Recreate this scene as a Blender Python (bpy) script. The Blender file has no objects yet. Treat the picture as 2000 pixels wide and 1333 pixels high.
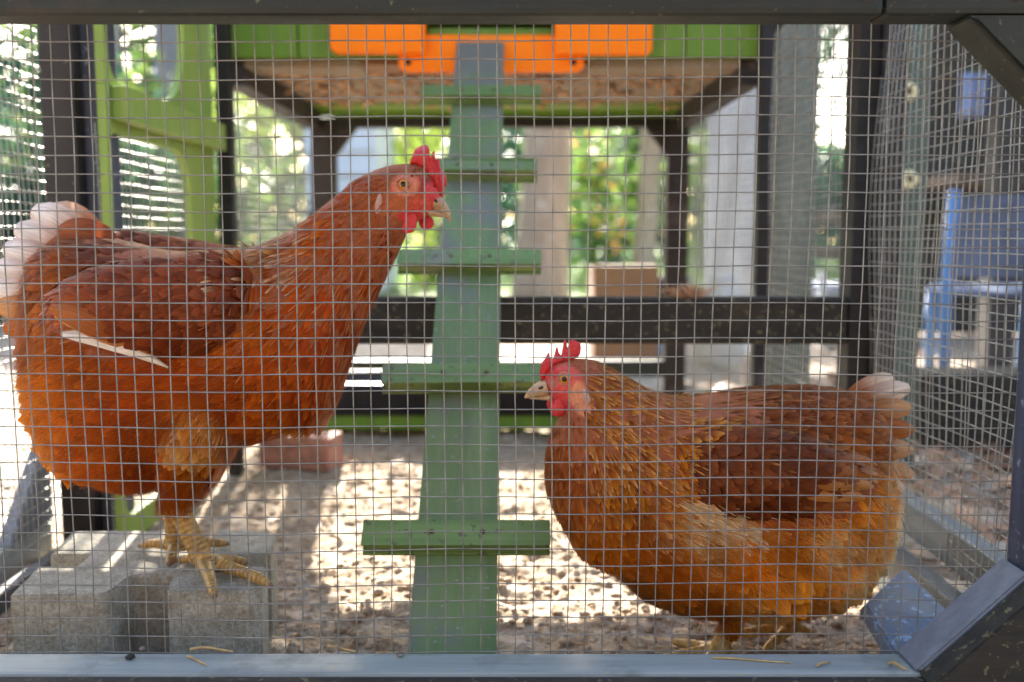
import bpy, bmesh, math, random
import numpy as np
from mathutils import Vector, Matrix, Quaternion
from mathutils.bvhtree import BVHTree

random.seed(7); np.random.seed(7)
SC = bpy.context.scene
COL = SC.collection
R = math.radians

# ------------------------------------------------------------------ camera, sky, sun, exposure
F, PITCH, CZ = 1870.0, R(6.03), 0.345          # focal length in photo pixels, downward tilt, lens height (m)
cam = bpy.data.cameras.new('camera'); camo = bpy.data.objects.new('camera', cam); COL.objects.link(camo)
camo.location = (0, 0, CZ); camo.rotation_euler = (R(90) - PITCH, 0, 0)
cam.sensor_width = 36; cam.lens = F * 36 / 2000
cam.clip_start = 0.02; cam.clip_end = 600
cam.dof.use_dof = True; cam.dof.focus_distance = 0.695; cam.dof.aperture_fstop = 4.2; cam.dof.aperture_blades = 9
SC.camera = camo

SUN_EL, SUN_AZ = R(26.0), R(-8.3)               # the sun stands low behind the coop, a little to the left
to_sun = Vector((math.sin(SUN_AZ) * math.cos(SUN_EL), math.cos(SUN_AZ) * math.cos(SUN_EL), math.sin(SUN_EL)))
W = bpy.data.worlds.new('World'); SC.world = W; W.use_nodes = True
nt = W.node_tree; sky = nt.nodes.new('ShaderNodeTexSky'); sky.sky_type = 'NISHITA'; sky.sun_disc = False
sky.sun_elevation = SUN_EL; sky.sun_rotation = SUN_AZ; sky.air_density = 1.0; sky.dust_density = 3.0; sky.ozone_density = 1.0
bg = nt.nodes['Background']; bg.inputs['Strength'].default_value = 0.13
nt.links.new(sky.outputs[0], bg.inputs['Color'])
sl = bpy.data.lights.new('sun', 'SUN'); sl.energy = 5.0; sl.angle = R(0.5); sl.color = (1, 0.93, 0.82)
so = bpy.data.objects.new('sun', sl); COL.objects.link(so); so.rotation_euler = to_sun.to_track_quat('Z', 'Y').to_euler()
SC.view_settings.view_transform = 'Standard'; SC.view_settings.look = 'None'
SC.view_settings.exposure = 2.7; SC.view_settings.gamma = 1.0; SC.view_settings.use_curve_mapping = False
SC.cycles.max_bounces = 8; SC.cycles.use_denoising = True

# ------------------------------------------------------------------ helpers
def at(px, py, Y):
    """world point at distance Y seen in direction of the photo pixel (px, py)"""
    a = (px - 1000) / F; b = (666.5 - py) / F
    yd = math.cos(PITCH) + b * math.sin(PITCH); zd = -math.sin(PITCH) + b * math.cos(PITCH)
    return Vector((a * Y / yd, Y, CZ + zd * Y / yd))
def onz(px, py, z):
    a = (px - 1000) / F; b = (666.5 - py) / F
    yd = math.cos(PITCH) + b * math.sin(PITCH); zd = -math.sin(PITCH) + b * math.cos(PITCH)
    t = (z - CZ) / zd
    return Vector((a * t, yd * t, z))
def lin(r, g, b):
    f = lambda c: (c / 255 / 12.92) if c / 255 <= 0.04045 else ((c / 255 + 0.055) / 1.055) ** 2.4
    return (f(r), f(g), f(b))
def tag(o, label=None, cat=None, group=None, kind=None):
    if label: o['label'] = label
    if cat: o['category'] = cat
    if group: o['group'] = group
    if kind: o['kind'] = kind
    return o
def empty(name, loc=(0, 0, 0), rz=0):
    o = bpy.data.objects.new(name, None); o.location = loc; o.rotation_euler = (0, 0, rz); o.empty_display_size = 0.02
    COL.objects.link(o); return o
def link(name, me, mat=None, parent=None):
    o = bpy.data.objects.new(name, me)
    if mat and not me.materials: me.materials.append(mat)
    COL.objects.link(o)
    if parent:
        o.parent = parent
        bpy_inv = Matrix.LocRotScale(parent.location, parent.rotation_euler, parent.scale).inverted() if parent.type == 'EMPTY' else Matrix.Identity(4)
        o.matrix_parent_inverse = bpy_inv
    return o
def mesh(name, v, f, mat=None, parent=None, smooth=False):
    me = bpy.data.meshes.new(name)
    me.from_pydata([tuple(p) for p in v], [], [tuple(q) for q in f]); me.update()
    if smooth: me.polygons.foreach_set('use_smooth', [True] * len(me.polygons))
    return link(name, me, mat, parent)
def npmesh(name, V, Fq, mat=None, parent=None, smooth=True, attrs=None):
    """quads mesh from numpy arrays with point attributes"""
    me = bpy.data.meshes.new(name); n, m = len(V), len(Fq)
    k = Fq.shape[1]
    me.vertices.add(n); me.vertices.foreach_set('co', V.astype(np.float32).ravel())
    me.loops.add(m * k); me.loops.foreach_set('vertex_index', Fq.astype(np.int32).ravel())
    me.polygons.add(m); me.polygons.foreach_set('loop_start', np.arange(0, m * k, k, dtype=np.int32))
    me.polygons.foreach_set('loop_total', np.full(m, k, dtype=np.int32))
    me.update(calc_edges=True)
    if smooth: me.polygons.foreach_set('use_smooth', np.ones(m, dtype=bool))
    for an, arr in (attrs or {}).items():
        if arr.shape[1] == 4:
            a = me.attributes.new(an, 'FLOAT_COLOR', 'POINT'); a.data.foreach_set('color', arr.astype(np.float32).ravel())
        else:
            a = me.attributes.new(an, 'FLOAT_VECTOR', 'POINT'); a.data.foreach_set('vector', arr.astype(np.float32).ravel())
    me.validate()
    return link(name, me, mat, parent)
def bm_obj(name, bm, mat, parent=None, smooth=False):
    me = bpy.data.meshes.new(name); bm.to_mesh(me); bm.free()
    if smooth: me.polygons.foreach_set('use_smooth', [True] * len(me.polygons))
    return link(name, me, mat, parent)
def box(name, x0, x1, y0, y1, z0, z1, mat, parent=None, bev=0.002, rot=None, jit=0.0, seg=2):
    bm = bmesh.new(); bmesh.ops.create_cube(bm, size=1)
    c = Vector(((x0 + x1) / 2, (y0 + y1) / 2, (z0 + z1) / 2)); s = Vector((x1 - x0, y1 - y0, z1 - z0))
    for v in bm.verts:
        v.co = Vector((v.co.x * s.x, v.co.y * s.y, v.co.z * s.z)) + Vector([random.uniform(-jit, jit) for _ in range(3)])
    if bev: bmesh.ops.bevel(bm, geom=bm.edges[:], offset=bev, segments=seg, affect='EDGES', profile=0.6)
    if rot is not None: bmesh.ops.transform(bm, matrix=rot.to_matrix().to_4x4() if hasattr(rot, 'to_matrix') else rot, verts=bm.verts)
    bmesh.ops.translate(bm, vec=c, verts=bm.verts)
    return bm_obj(name, bm, mat, parent)
def prism(name, poly, axis, a0, a1, mat, parent=None, bev=0.0):
    """polygon (2D list) extruded along axis: 'Y' -> poly is (x,z); 'X' -> (y,z); 'Z' -> (x,y)"""
    bm = bmesh.new()
    def P(p, a):
        return {'Y': (p[0], a, p[1]), 'X': (a, p[0], p[1]), 'Z': (p[0], p[1], a)}[axis]
    v0 = [bm.verts.new(P(p, a0)) for p in poly]; v1 = [bm.verts.new(P(p, a1)) for p in poly]
    n = len(poly)
    bm.faces.new(v0); bm.faces.new(v1[::-1])
    for i in range(n): bm.faces.new((v0[i], v1[i], v1[(i + 1) % n], v0[(i + 1) % n]))
    bmesh.ops.recalc_face_normals(bm, faces=bm.faces)
    if bev: bmesh.ops.bevel(bm, geom=[e for e in bm.edges if e.calc_face_angle(0) > 0.5], offset=bev, segments=2, affect='EDGES')
    return bm_obj(name, bm, mat, parent)
def frame_of(d):
    d = d.normalized(); up = Vector((0, 0, 1)) if abs(d.z) < 0.9 else Vector((1, 0, 0))
    s = d.cross(up).normalized(); return s, s.cross(d).normalized()
def tube_data(pts, rad, sides=10, cap=True):
    V = []; Fc = []; n = len(pts)
    for i, p in enumerate(pts):
        d = (pts[min(i + 1, n - 1)] - pts[max(i - 1, 0)])
        s, u = frame_of(d)
        for k in range(sides):
            t = 2 * math.pi * k / sides
            V.append(p + (s * math.cos(t) + u * math.sin(t)) * rad[i])
    for i in range(n - 1):
        for k in range(sides):
            a = i * sides + k; b = i * sides + (k + 1) % sides
            Fc.append((a, b, b + sides, a + sides))
    if cap:
        Fc.append(tuple(range(sides))[::-1]); Fc.append(tuple(range((n - 1) * sides, n * sides)))
    return V, Fc
def tube(name, pts, rad, mat, parent=None, sides=10):
    pts = [Vector(p) for p in pts]
    if not hasattr(rad, '__len__'): rad = [rad] * len(pts)
    v, f = tube_data(pts, rad, sides)
    return mesh(name, v, f, mat, parent, True)
def catmull(arr, per):
    arr = np.array(arr, float); n = len(arr); out = []
    for i in range(n - 1):
        p0, p1, p2, p3 = arr[max(i - 1, 0)], arr[i], arr[i + 1], arr[min(i + 2, n - 1)]
        for k in range(per):
            t = k / per
            out.append(0.5 * ((2 * p1) + (-p0 + p2) * t + (2 * p0 - 5 * p1 + 4 * p2 - p3) * t * t + (-p0 + 3 * p1 - 3 * p2 + p3) * t ** 3))
    out.append(arr[-1]); return np.array(out)
_VN = np.random.rand(256, 256)
def vnoise(x, y):
    xi = np.floor(x).astype(int); yi = np.floor(y).astype(int); fx = x - xi; fy = y - yi
    fx = fx * fx * (3 - 2 * fx); fy = fy * fy * (3 - 2 * fy)
    g = lambda a, b: _VN[a % 256, b % 256]
    return (g(xi, yi) * (1 - fx) + g(xi + 1, yi) * fx) * (1 - fy) + (g(xi, yi + 1) * (1 - fx) + g(xi + 1, yi + 1) * fx) * fy
def fbm(x, y, o=4):
    s = 0; a = 0.5
    for i in range(o): s = s + a * (vnoise(x + 17 * i, y + 31 * i) - 0.5); x = x * 2.07; y = y * 2.07; a *= 0.5
    return s

# ------------------------------------------------------------------ materials
def new_mat(name):
    m = bpy.data.materials.new(name); m.use_nodes = True
    return m, m.node_tree, m.node_tree.nodes['Principled BSDF']
def N(nt, typ, **kw):
    n = nt.nodes.new(typ)
    for k, v in kw.items():
        if hasattr(n, k): setattr(n, k, v)
        else: n.inputs[k].default_value = v
    return n
def ramp(nt, stops, interp='LINEAR'):
    r = nt.nodes.new('ShaderNodeValToRGB'); r.color_ramp.interpolation = interp
    el = r.color_ramp.elements
    while len(el) < len(stops): el.new(0.5)
    for e, (p, c) in zip(el, stops): e.position = p; e.color = (*c, 1)
    return r
def coords(nt, scale, kind='Object'):
    tc = nt.nodes.new('ShaderNodeTexCoord'); mp = nt.nodes.new('ShaderNodeMapping'); mp.inputs['Scale'].default_value = scale
    nt.links.new(tc.outputs[kind], mp.inputs['Vector']); return mp.outputs[0]
def mixc(nt, fac, a, b, blend='MIX'):
    m = nt.nodes.new('ShaderNodeMix'); m.data_type = 'RGBA'; m.blend_type = blend
    for sock, val in ((m.inputs['Factor'], fac), (m.inputs['A'], a), (m.inputs['B'], b)):
        if hasattr(val, 'is_linked') or hasattr(val, 'links'): nt.links.new(val, sock)
        else: sock.default_value = (*val, 1) if hasattr(val, '__len__') else val
    return m.outputs['Result']
def bump(nt, bsdf, h, strength=0.3, dist=0.002):
    b = nt.nodes.new('ShaderNodeBump'); b.inputs['Strength'].default_value = strength; b.inputs['Distance'].default_value = dist
    nt.links.new(h, b.inputs['Height']); nt.links.new(b.outputs[0], bsdf.inputs['Normal'])

def wood(name, c1, c2, axis='X', speck=None, speck_amt=0.6, wear=None, wear_amt=0.55, rough=0.6, grain=1.0, bmp=0.35, up=0.0, spec=0.4):
    m, nt, bs = new_mat(name); L = nt.links
    sc = {'X': (6, 90, 90), 'Y': (90, 6, 90), 'Z': (90, 90, 6), 'R': (90, 9, 9)}[axis]
    v = coords(nt, tuple(s * grain for s in sc))
    n1 = N(nt, 'ShaderNodeTexNoise', Scale=1.0, Detail=6.0, Roughness=0.65); L.new(v, n1.inputs['Vector'])
    r1 = ramp(nt, [(0.3, c2), (0.7, c1)]); L.new(n1.outputs['Fac'], r1.inputs[0]); col = r1.outputs[0]
    v2 = coords(nt, (9, 9, 9)); n2 = N(nt, 'ShaderNodeTexNoise', Scale=1.0, Detail=5.0, Roughness=0.7); L.new(v2, n2.inputs['Vector'])
    n2f = n2.outputs['Fac']
    if up:
        g_ = nt.nodes.new('ShaderNodeSeparateXYZ'); L.new(coords(nt, (1, 1, 1)), g_.inputs[0]); m_ = N(nt, 'ShaderNodeMath', operation='MULTIPLY_ADD'); L.new(g_.outputs['Z'], m_.inputs[0]); m_.inputs[1].default_value = up; L.new(n2f, m_.inputs[2]); n2f = m_.outputs[0]
    bs.inputs['Specular IOR Level'].default_value = spec
    if wear:
        rw = ramp(nt, [(wear_amt, (0, 0, 0)), (min(wear_amt + 0.14, 1), (1, 1, 1))]); L.new(n2f, rw.inputs[0])
        col = mixc(nt, rw.outputs[0], col, wear)
    if speck:
        v3 = coords(nt, (140, 140, 140)); n3 = N(nt, 'ShaderNodeTexNoise', Scale=1.0, Detail=3.0, Roughness=0.6); L.new(v3, n3.inputs['Vector'])
        rs = ramp(nt, [(speck_amt, (0, 0, 0)), (speck_amt + 0.06, (1, 1, 1))]); L.new(n3.outputs['Fac'], rs.inputs[0])
        col = mixc(nt, rs.outputs[0], col, speck)
    L.new(col, bs.inputs['Base Color'])
    rr = ramp(nt, [(0.3, (rough - 0.12,) * 3), (0.8, (rough + 0.15,) * 3)]); L.new(n2.outputs['Fac'], rr.inputs[0]); L.new(rr.outputs[0], bs.inputs['Roughness'])
    bump(nt, bs, n1.outputs['Fac'], bmp, 0.0015)
    return m
def plain(name, c, rough=0.5, metal=0.0, var=0.12, scale=40, bmp=0.0, sub=0.0, spec=0.5, c2=None):
    m, nt, bs = new_mat(name); L = nt.links
    v = coords(nt, (scale,) * 3); n = N(nt, 'ShaderNodeTexNoise', Scale=1.0, Detail=5.0, Roughness=0.65); L.new(v, n.inputs['Vector'])
    lo = tuple(max(x * (1 - var * 2), 0) for x in c) if c2 is None else c2; hi = tuple(min(x * (1 + var), 1) for x in c)
    r = ramp(nt, [(0.3, lo), (0.7, hi)]); L.new(n.outputs['Fac'], r.inputs[0]); L.new(r.outputs[0], bs.inputs['Base Color'])
    bs.inputs['Roughness'].default_value = rough; bs.inputs['Metallic'].default_value = metal; bs.inputs['Specular IOR Level'].default_value = spec
    if sub: bs.inputs['Subsurface Weight'].default_value = sub; bs.inputs['Subsurface Radius'].default_value = (0.004, 0.0012, 0.0008); bs.inputs['Subsurface Scale'].default_value = 1.0
    if bmp: bump(nt, bs, n.outputs['Fac'], bmp, 0.002)
    return m
def leaf_mat(name, c, c2, trans=0.5):
    m, nt, bs = new_mat(name); L = nt.links
    a = nt.nodes.new('ShaderNodeAttribute'); a.attribute_name = 'Col'
    r = ramp(nt, [(0.0, c2), (1.0, c)]); L.new(a.outputs['Fac'], r.inputs[0])
    L.new(r.outputs[0], bs.inputs['Base Color']); bs.inputs['Roughness'].default_value = 0.45
    t = nt.nodes.new('ShaderNodeBsdfTranslucent'); hs = nt.nodes.new('ShaderNodeHueSaturation'); hs.inputs['Value'].default_value = 1.35; hs.inputs['Saturation'].default_value = 0.88; hs.inputs['Hue'].default_value = 0.485
    L.new(r.outputs[0], hs.inputs['Color']); L.new(hs.outputs[0], t.inputs['Color'])
    mx = nt.nodes.new('ShaderNodeMixShader'); mx.inputs[0].default_value = trans
    L.new(bs.outputs[0], mx.inputs[1]); L.new(t.outputs[0], mx.inputs[2]); L.new(mx.outputs[0], nt.nodes['Material Output'].inputs['Surface'])
    return m

M = {}
M['frame'] = wood('dark_painted_timber', (0.021, 0.027, 0.021), (0.011, 0.014, 0.011), 'X', speck=(0.11, 0.10, 0.06), speck_amt=0.66, wear=(0.045, 0.035, 0.026), wear_amt=0.58, rough=0.6)
M['frame_y'] = wood('dark_painted_timber_along', (0.10, 0.11, 0.115), (0.055, 0.06, 0.06), 'Y', speck=(0.16, 0.15, 0.12), speck_amt=0.68, wear=(0.13, 0.10, 0.08), wear_amt=0.58, rough=0.5)
M['frame_z'] = wood('dark_painted_timber_upright', (0.034, 0.028, 0.026), (0.016, 0.013, 0.012), 'Z', speck=(0.15, 0.13, 0.08), speck_amt=0.68, wear=(0.065, 0.054, 0.046), wear_amt=0.56, rough=0.6)
M['sill'] = wood('sky_sheen_dusty_timber', (0.32, 0.355, 0.335), (0.215, 0.24, 0.225), 'X', speck=(0.36, 0.30, 0.18), speck_amt=0.65, wear=(0.15, 0.165, 0.145), wear_amt=0.54, rough=0.5)  # sky sheen on the rail top put into the colour, with dust and stains
M['brace'] = wood('sky_lit_brace_timber', (0.20, 0.215, 0.24), (0.13, 0.14, 0.16), 'X', speck=(0.2, 0.19, 0.13), speck_amt=0.69, rough=0.5)  # lighter copy of the frame timber, sky light on the brace painted in
M['siderail'] = wood('weathered_grey_rail', (0.17, 0.19, 0.19), (0.10, 0.115, 0.115), 'Y', speck=(0.22, 0.17, 0.10), speck_amt=0.62, wear=(0.11, 0.10, 0.085), wear_amt=0.52, rough=0.6)
M['post_blue'] = wood('worn_blue_painted_post', (0.055, 0.065, 0.10), (0.025, 0.03, 0.045), 'Z', speck=(0.2, 0.22, 0.27), speck_amt=0.63, wear=(0.03, 0.028, 0.03), wear_amt=0.55, rough=0.55)
M['mossy_or_shaded'] = wood('mossy_and_front_shade_timber', (0.036, 0.032, 0.023), (0.016, 0.014, 0.011), 'X', speck=(0.13, 0.11, 0.055), speck_amt=0.60, wear=(0.06, 0.045, 0.028), wear_amt=0.55, rough=0.85)  # moss and dirt; on the front slabs it also paints in shade
M['ramp'] = wood('green_painted_ramp', (0.175, 0.24, 0.095), (0.115, 0.165, 0.06), 'R', speck=(0.24, 0.24, 0.19), speck_amt=0.64, wear=(0.17, 0.17, 0.135), wear_amt=0.58, rough=0.6, grain=0.7, up=0.34, spec=0.25)  # worn grey rises with height, with sky sheen put into that colour
M['rung'] = wood('green_painted_rung', (0.17, 0.26, 0.08), (0.115, 0.18, 0.055), 'X', speck=(0.10, 0.10, 0.05), speck_amt=0.60, wear=(0.19, 0.195, 0.135), wear_amt=0.60, rough=0.55, up=0.22, spec=0.25)  # greyer with height like the plank, wear and painted sky sheen together
M['green'] = wood('green_painted_board', (0.14, 0.26, 0.022), (0.10, 0.20, 0.016), 'Z', speck=(0.06, 0.11, 0.02), speck_amt=0.7, wear=(0.12, 0.23, 0.06), wear_amt=0.6, rough=0.55)
M['lime'] = wood('lime_green_plywood', (0.26, 0.36, 0.07), (0.20, 0.30, 0.05), 'Z', speck=(0.2, 0.22, 0.09), speck_amt=0.7, wear=(0.17, 0.30, 0.10), wear_amt=0.56, rough=0.6)
M['ply'] = wood('weathered_plywood', (0.30, 0.245, 0.18), (0.19, 0.15, 0.105), 'X', speck=(0.16, 0.09, 0.05), speck_amt=0.6, wear=(0.25, 0.14, 0.08), wear_amt=0.55, rough=0.85)
M['brown'] = wood('bare_brown_plywood', (0.26, 0.12, 0.045), (0.18, 0.08, 0.03), 'X', rough=0.7)
M['darkbrown'] = wood('dark_brown_timber', (0.034, 0.025, 0.021), (0.015, 0.011, 0.010), 'Y', speck=(0.11, 0.09, 0.07), speck_amt=0.68, wear=(0.10, 0.075, 0.065), wear_amt=0.56, rough=0.6)
M['beamblack'] = wood('blackened_timber', (0.016, 0.014, 0.013), (0.008, 0.007, 0.006), 'X', wear=(0.06, 0.05, 0.045), wear_amt=0.6, rough=0.6)
M['orange'] = wood('orange_plastic', (1.0, 0.235, 0.002), (0.93, 0.20, 0.003), 'X', speck=(0.55, 0.20, 0.05), speck_amt=0.68, wear=(0.80, 0.24, 0.04), wear_amt=0.60, rough=0.5, grain=0.15, bmp=0.03, spec=0.2)
M['hole'] = plain('hole_shade_and_dropping', (0.015, 0.014, 0.013), 0.7)  # even dark tone painting in the shade of holes; also one dropping
M['wire'] = plain('galvanised_wire', (0.275, 0.265, 0.23), 0.5, metal=0.4, var=0.22, scale=60, bmp=0.1)
M['wirefar'] = plain('galvanised_side_wire', (0.36, 0.365, 0.33), 0.45, metal=0.5, var=0.2, scale=60)
M['black'] = plain('black_plastic', (0.018, 0.018, 0.02), 0.35, var=0.3, scale=20, bmp=0.05)
M['screw'] = plain('rusty_steel', (0.16, 0.10, 0.06), 0.6, metal=0.6, var=0.4, scale=300)
M['straw'] = plain('dry_straw', (0.50, 0.34, 0.13), 0.6, var=0.25, scale=80)
M['shaving'] = plain('wood_shavings', (0.52, 0.30, 0.17), 0.8, var=0.3, scale=60)
M['brick'] = plain('pink_clay_brick', (0.36, 0.17, 0.12), 0.85, var=0.25, scale=70, bmp=0.5)
M['pebble'] = plain('grey_droppings', (0.20, 0.18, 0.15), 0.9, var=0.35, scale=200, bmp=0.4)
M['bark'] = wood('pale_tree_bark', (0.42, 0.31, 0.21), (0.22, 0.155, 0.10), 'Z', wear=(0.46, 0.40, 0.33), wear_amt=0.56, rough=0.9, grain=0.35)
M['bark2'] = wood('grey_tree_bark', (0.22, 0.21, 0.21), (0.13, 0.12, 0.12), 'Z', wear=(0.28, 0.27, 0.26), wear_amt=0.55, rough=0.9, grain=0.12)
M['white'] = plain('white_painted_board', (0.56, 0.585, 0.61), 0.6, var=0.06, scale=5)
M['card'] = plain('brown_cardboard', (0.22, 0.115, 0.06), 0.8, var=0.1, scale=8)
M['sack'] = plain('white_woven_sack', (0.66, 0.66, 0.68), 0.6, var=0.12, scale=10, bmp=0.3)
M['bluepl'] = plain('blue_plastic', (0.09, 0.25, 0.56), 0.4, var=0.15, scale=10)
M['seatfab'] = plain('slate_blue_fabric', (0.13, 0.17, 0.27), 0.8, var=0.2, scale=10)
M['paleblue'] = plain('pale_blue_fabric', (0.25, 0.33, 0.55), 0.8, var=0.15, scale=10)
M['steel'] = plain('bright_steel', (0.65, 0.66, 0.68), 0.3, metal=0.9, var=0.08)
M['greybin'] = plain('grey_blue_plastic', (0.24, 0.27, 0.34), 0.5, var=0.15, scale=6)
M['shed'] = wood('dark_shed_board', (0.06, 0.05, 0.042), (0.028, 0.023, 0.02), 'X', wear=(0.10, 0.06, 0.035), wear_amt=0.56, rough=0.8, grain=0.15)
M['fence'] = wood('brown_fence_timber', (0.16, 0.11, 0.075), (0.10, 0.065, 0.045), 'X', rough=0.8, grain=0.2)
M['greenpost'] = wood('grey_green_post', (0.11, 0.14, 0.105), (0.06, 0.08, 0.06), 'Z', speck=(0.2, 0.22, 0.16), speck_amt=0.66, rough=0.7)
M['washer'] = plain('cream_plastic', (0.72, 0.66, 0.36), 0.5, var=0.08)
M['render'] = plain('tan_bounce_render', (0.22, 0.15, 0.09), 0.9, var=0.08, scale=3)
M['leafA'] = leaf_mat('green_leaf', (0.14, 0.27, 0.025), (0.03, 0.09, 0.02), 0.5)
M['leafB'] = leaf_mat('teal_green_leaf', (0.04, 0.13, 0.06), (0.008, 0.035, 0.022), 0.4)
M['leafY'] = leaf_mat('yellow_green_leaf', (0.25, 0.34, 0.025), (0.09, 0.19, 0.02), 0.5)
M['petal'] = leaf_mat('yellow_petal', (0.75, 0.42, 0.02), (0.6, 0.25, 0.01), 0.4)
M['litter'] = leaf_mat('dry_fallen_leaf', (0.42, 0.22, 0.12), (0.14, 0.07, 0.035), 0.15)
M['grass'] = leaf_mat('grass_blade', (0.12, 0.2, 0.04), (0.05, 0.11, 0.02), 0.4)

def sand_mat(name, a, b, c, sc=1.0):
    m, nt, bs = new_mat(name); L = nt.links
    v = coords(nt, (sc,) * 3)
    n1 = N(nt, 'ShaderNodeTexNoise', Scale=48.0, Detail=8.0, Roughness=0.72); L.new(v, n1.inputs['Vector'])
    n2 = N(nt, 'ShaderNodeTexNoise', Scale=260.0, Detail=4.0, Roughness=0.7); L.new(v, n2.inputs['Vector'])
    r1 = ramp(nt, [(0.32, a), (0.5, b), (0.66, c)]); L.new(n1.outputs['Fac'], r1.inputs[0])
    r2 = ramp(nt, [(0.3, (0.55, 0.53, 0.5)), (0.6, (1, 1, 1))]); L.new(n2.outputs['Fac'], r2.inputs[0])
    L.new(mixc(nt, 1.0, r1.outputs[0], r2.outputs[0], 'MULTIPLY'), bs.inputs['Base Color'])
    bs.inputs['Roughness'].default_value = 0.95; bs.inputs['Specular IOR Level'].default_value = 0.2
    bump(nt, bs, n2.outputs['Fac'], 0.6, 0.003)
    return m
M['sand'] = sand_mat('pale_coarse_sand', (0.24, 0.14, 0.07), (0.47, 0.355, 0.235), (0.60, 0.50, 0.385))
M['clod'] = sand_mat('sand_clod', (0.25, 0.15, 0.08), (0.48, 0.365, 0.25), (0.60, 0.50, 0.395))
M['concrete'] = sand_mat('grey_concrete', (0.31, 0.275, 0.20), (0.43, 0.395, 0.31), (0.54, 0.505, 0.42), 1.3)

# ground: pale sandy soil near the coop that passes into lawn farther off
gm, gnt, gb = new_mat('garden_ground'); GL = gnt.links
gv = coords(gnt, (1, 1, 1)); gn = N(gnt, 'ShaderNodeTexNoise', Scale=1.3, Detail=6.0, Roughness=0.65); GL.new(gv, gn.inputs['Vector'])
gn2 = N(gnt, 'ShaderNodeTexNoise', Scale=30.0, Detail=6.0, Roughness=0.7); GL.new(gv, gn2.inputs['Vector'])
sx = gnt.nodes.new('ShaderNodeSeparateXYZ'); GL.new(gv, sx.inputs[0])
ma = N(gnt, 'ShaderNodeMath', operation='MULTIPLY_ADD'); GL.new(gn.outputs['Fac'], ma.inputs[0]); ma.inputs[1].default_value = 3.0; GL.new(sx.outputs['Y'], ma.inputs[2])
mr = N(gnt, 'ShaderNodeMapRange'); GL.new(ma.outputs[0], mr.inputs['Value']); mr.inputs['From Min'].default_value = 6.0; mr.inputs['From Max'].default_value = 8.5
soil = ramp(gnt, [(0.3, (0.22, 0.14, 0.09)), (0.55, (0.42, 0.34, 0.26)), (0.7, (0.55, 0.48, 0.40))]); GL.new(gn2.outputs['Fac'], soil.inputs[0])
lawn = ramp(gnt, [(0.3, (0.06, 0.13, 0.025)), (0.7, (0.14, 0.24, 0.05))]); GL.new(gn2.outputs['Fac'], lawn.inputs[0])
GL.new(mixc(gnt, mr.outputs[0], soil.outputs[0], lawn.outputs[0]), gb.inputs['Base Color']); gb.inputs['Roughness'].default_value = 0.95
bump(gnt, gb, gn2.outputs['Fac'], 0.6, 0.02)
M['ground'] = gm

# ------------------------------------------------------------------ ground
g = 200
tag(mesh('ground', [(-g, -g, -0.012), (g, -g, -0.012), (g, g, -0.012), (-g, g, -0.012)], [(0, 1, 2, 3)], M['ground']), 'sandy garden soil around the coop passing into lawn', kind='structure')
nx, ny = 330, 400
gx = np.linspace(-0.62, 0.62, nx); gy = np.linspace(0.60, 2.2, ny); XX, YY = np.meshgrid(gx, gy)
def sand_h(x, y):
    n = fbm(x * 9, y * 9, 4) * 0.022 + fbm(x * 40 + 5, y * 70, 4) * 0.010 + np.maximum(fbm(x * 90 + 9, y * 120, 3), 0) * 0.013 - 0.002
    edge = np.clip(np.minimum.reduce([(x + 0.62) / 0.06, (0.62 - x) / 0.06, (2.2 - y) / 0.1, (y - 0.6) / 0.03]), 0, 1)
    return n * edge - 0.006 - 0.01 * (1 - edge)
ZZ = sand_h(XX, YY)
V = np.stack([XX, YY, ZZ], -1).reshape(-1, 3)
ii = np.arange(nx * ny).reshape(ny, nx); Fq = np.stack([ii[:-1, :-1], ii[:-1, 1:], ii[1:, 1:], ii[1:, :-1]], -1).reshape(-1, 4)
tag(npmesh('sand_floor', V, Fq, M['sand']), 'lumpy pale sand floor of the chicken run', kind='structure')

def scatter_blobs(name, pts, sizes, mat, flat=0.6, parent=None):
    bm = bmesh.new(); bmesh.ops.create_icosphere(bm, subdivisions=1, radius=1); base = np.array([v.co[:] for v in bm.verts]); fc = np.array([[v.index for v in f.verts] for f in bm.faces]); bm.free()
    n = len(pts); k = len(base)
    out = np.empty((n, k, 3))
    for i in range(n):
        j = base * (1 + 0.3 * (np.random.rand(k, 1) - 0.5) * 2) * np.array([1, np.random.uniform(0.6, 1.2), flat]) * sizes[i]
        t = np.random.rand() * 6.28; c, s = math.cos(t), math.sin(t)
        out[i] = j @ np.array([[c, s, 0], [-s, c, 0], [0, 0, 1]]) + pts[i]
    FF = (fc[None] + (np.arange(n) * k)[:, None, None]).reshape(-1, 3)
    return npmesh(name, out.reshape(-1, 3), FF, mat, parent, True)
n = 15000
px_ = np.random.uniform(-0.5, 0.39, n); py_ = 0.67 + (np.random.rand(n) ** 1.3) * 1.1
sz = 0.0009 + 0.0062 * np.random.rand(n) ** 5
pz_ = sand_h(px_, py_) + sz * 0.05
tag(scatter_blobs('sand_clods', np.stack([px_, py_, pz_], -1), sz, M['clod']), 'small clods and crumbs of pale sand on the run floor', 'clods', kind='stuff')

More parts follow.
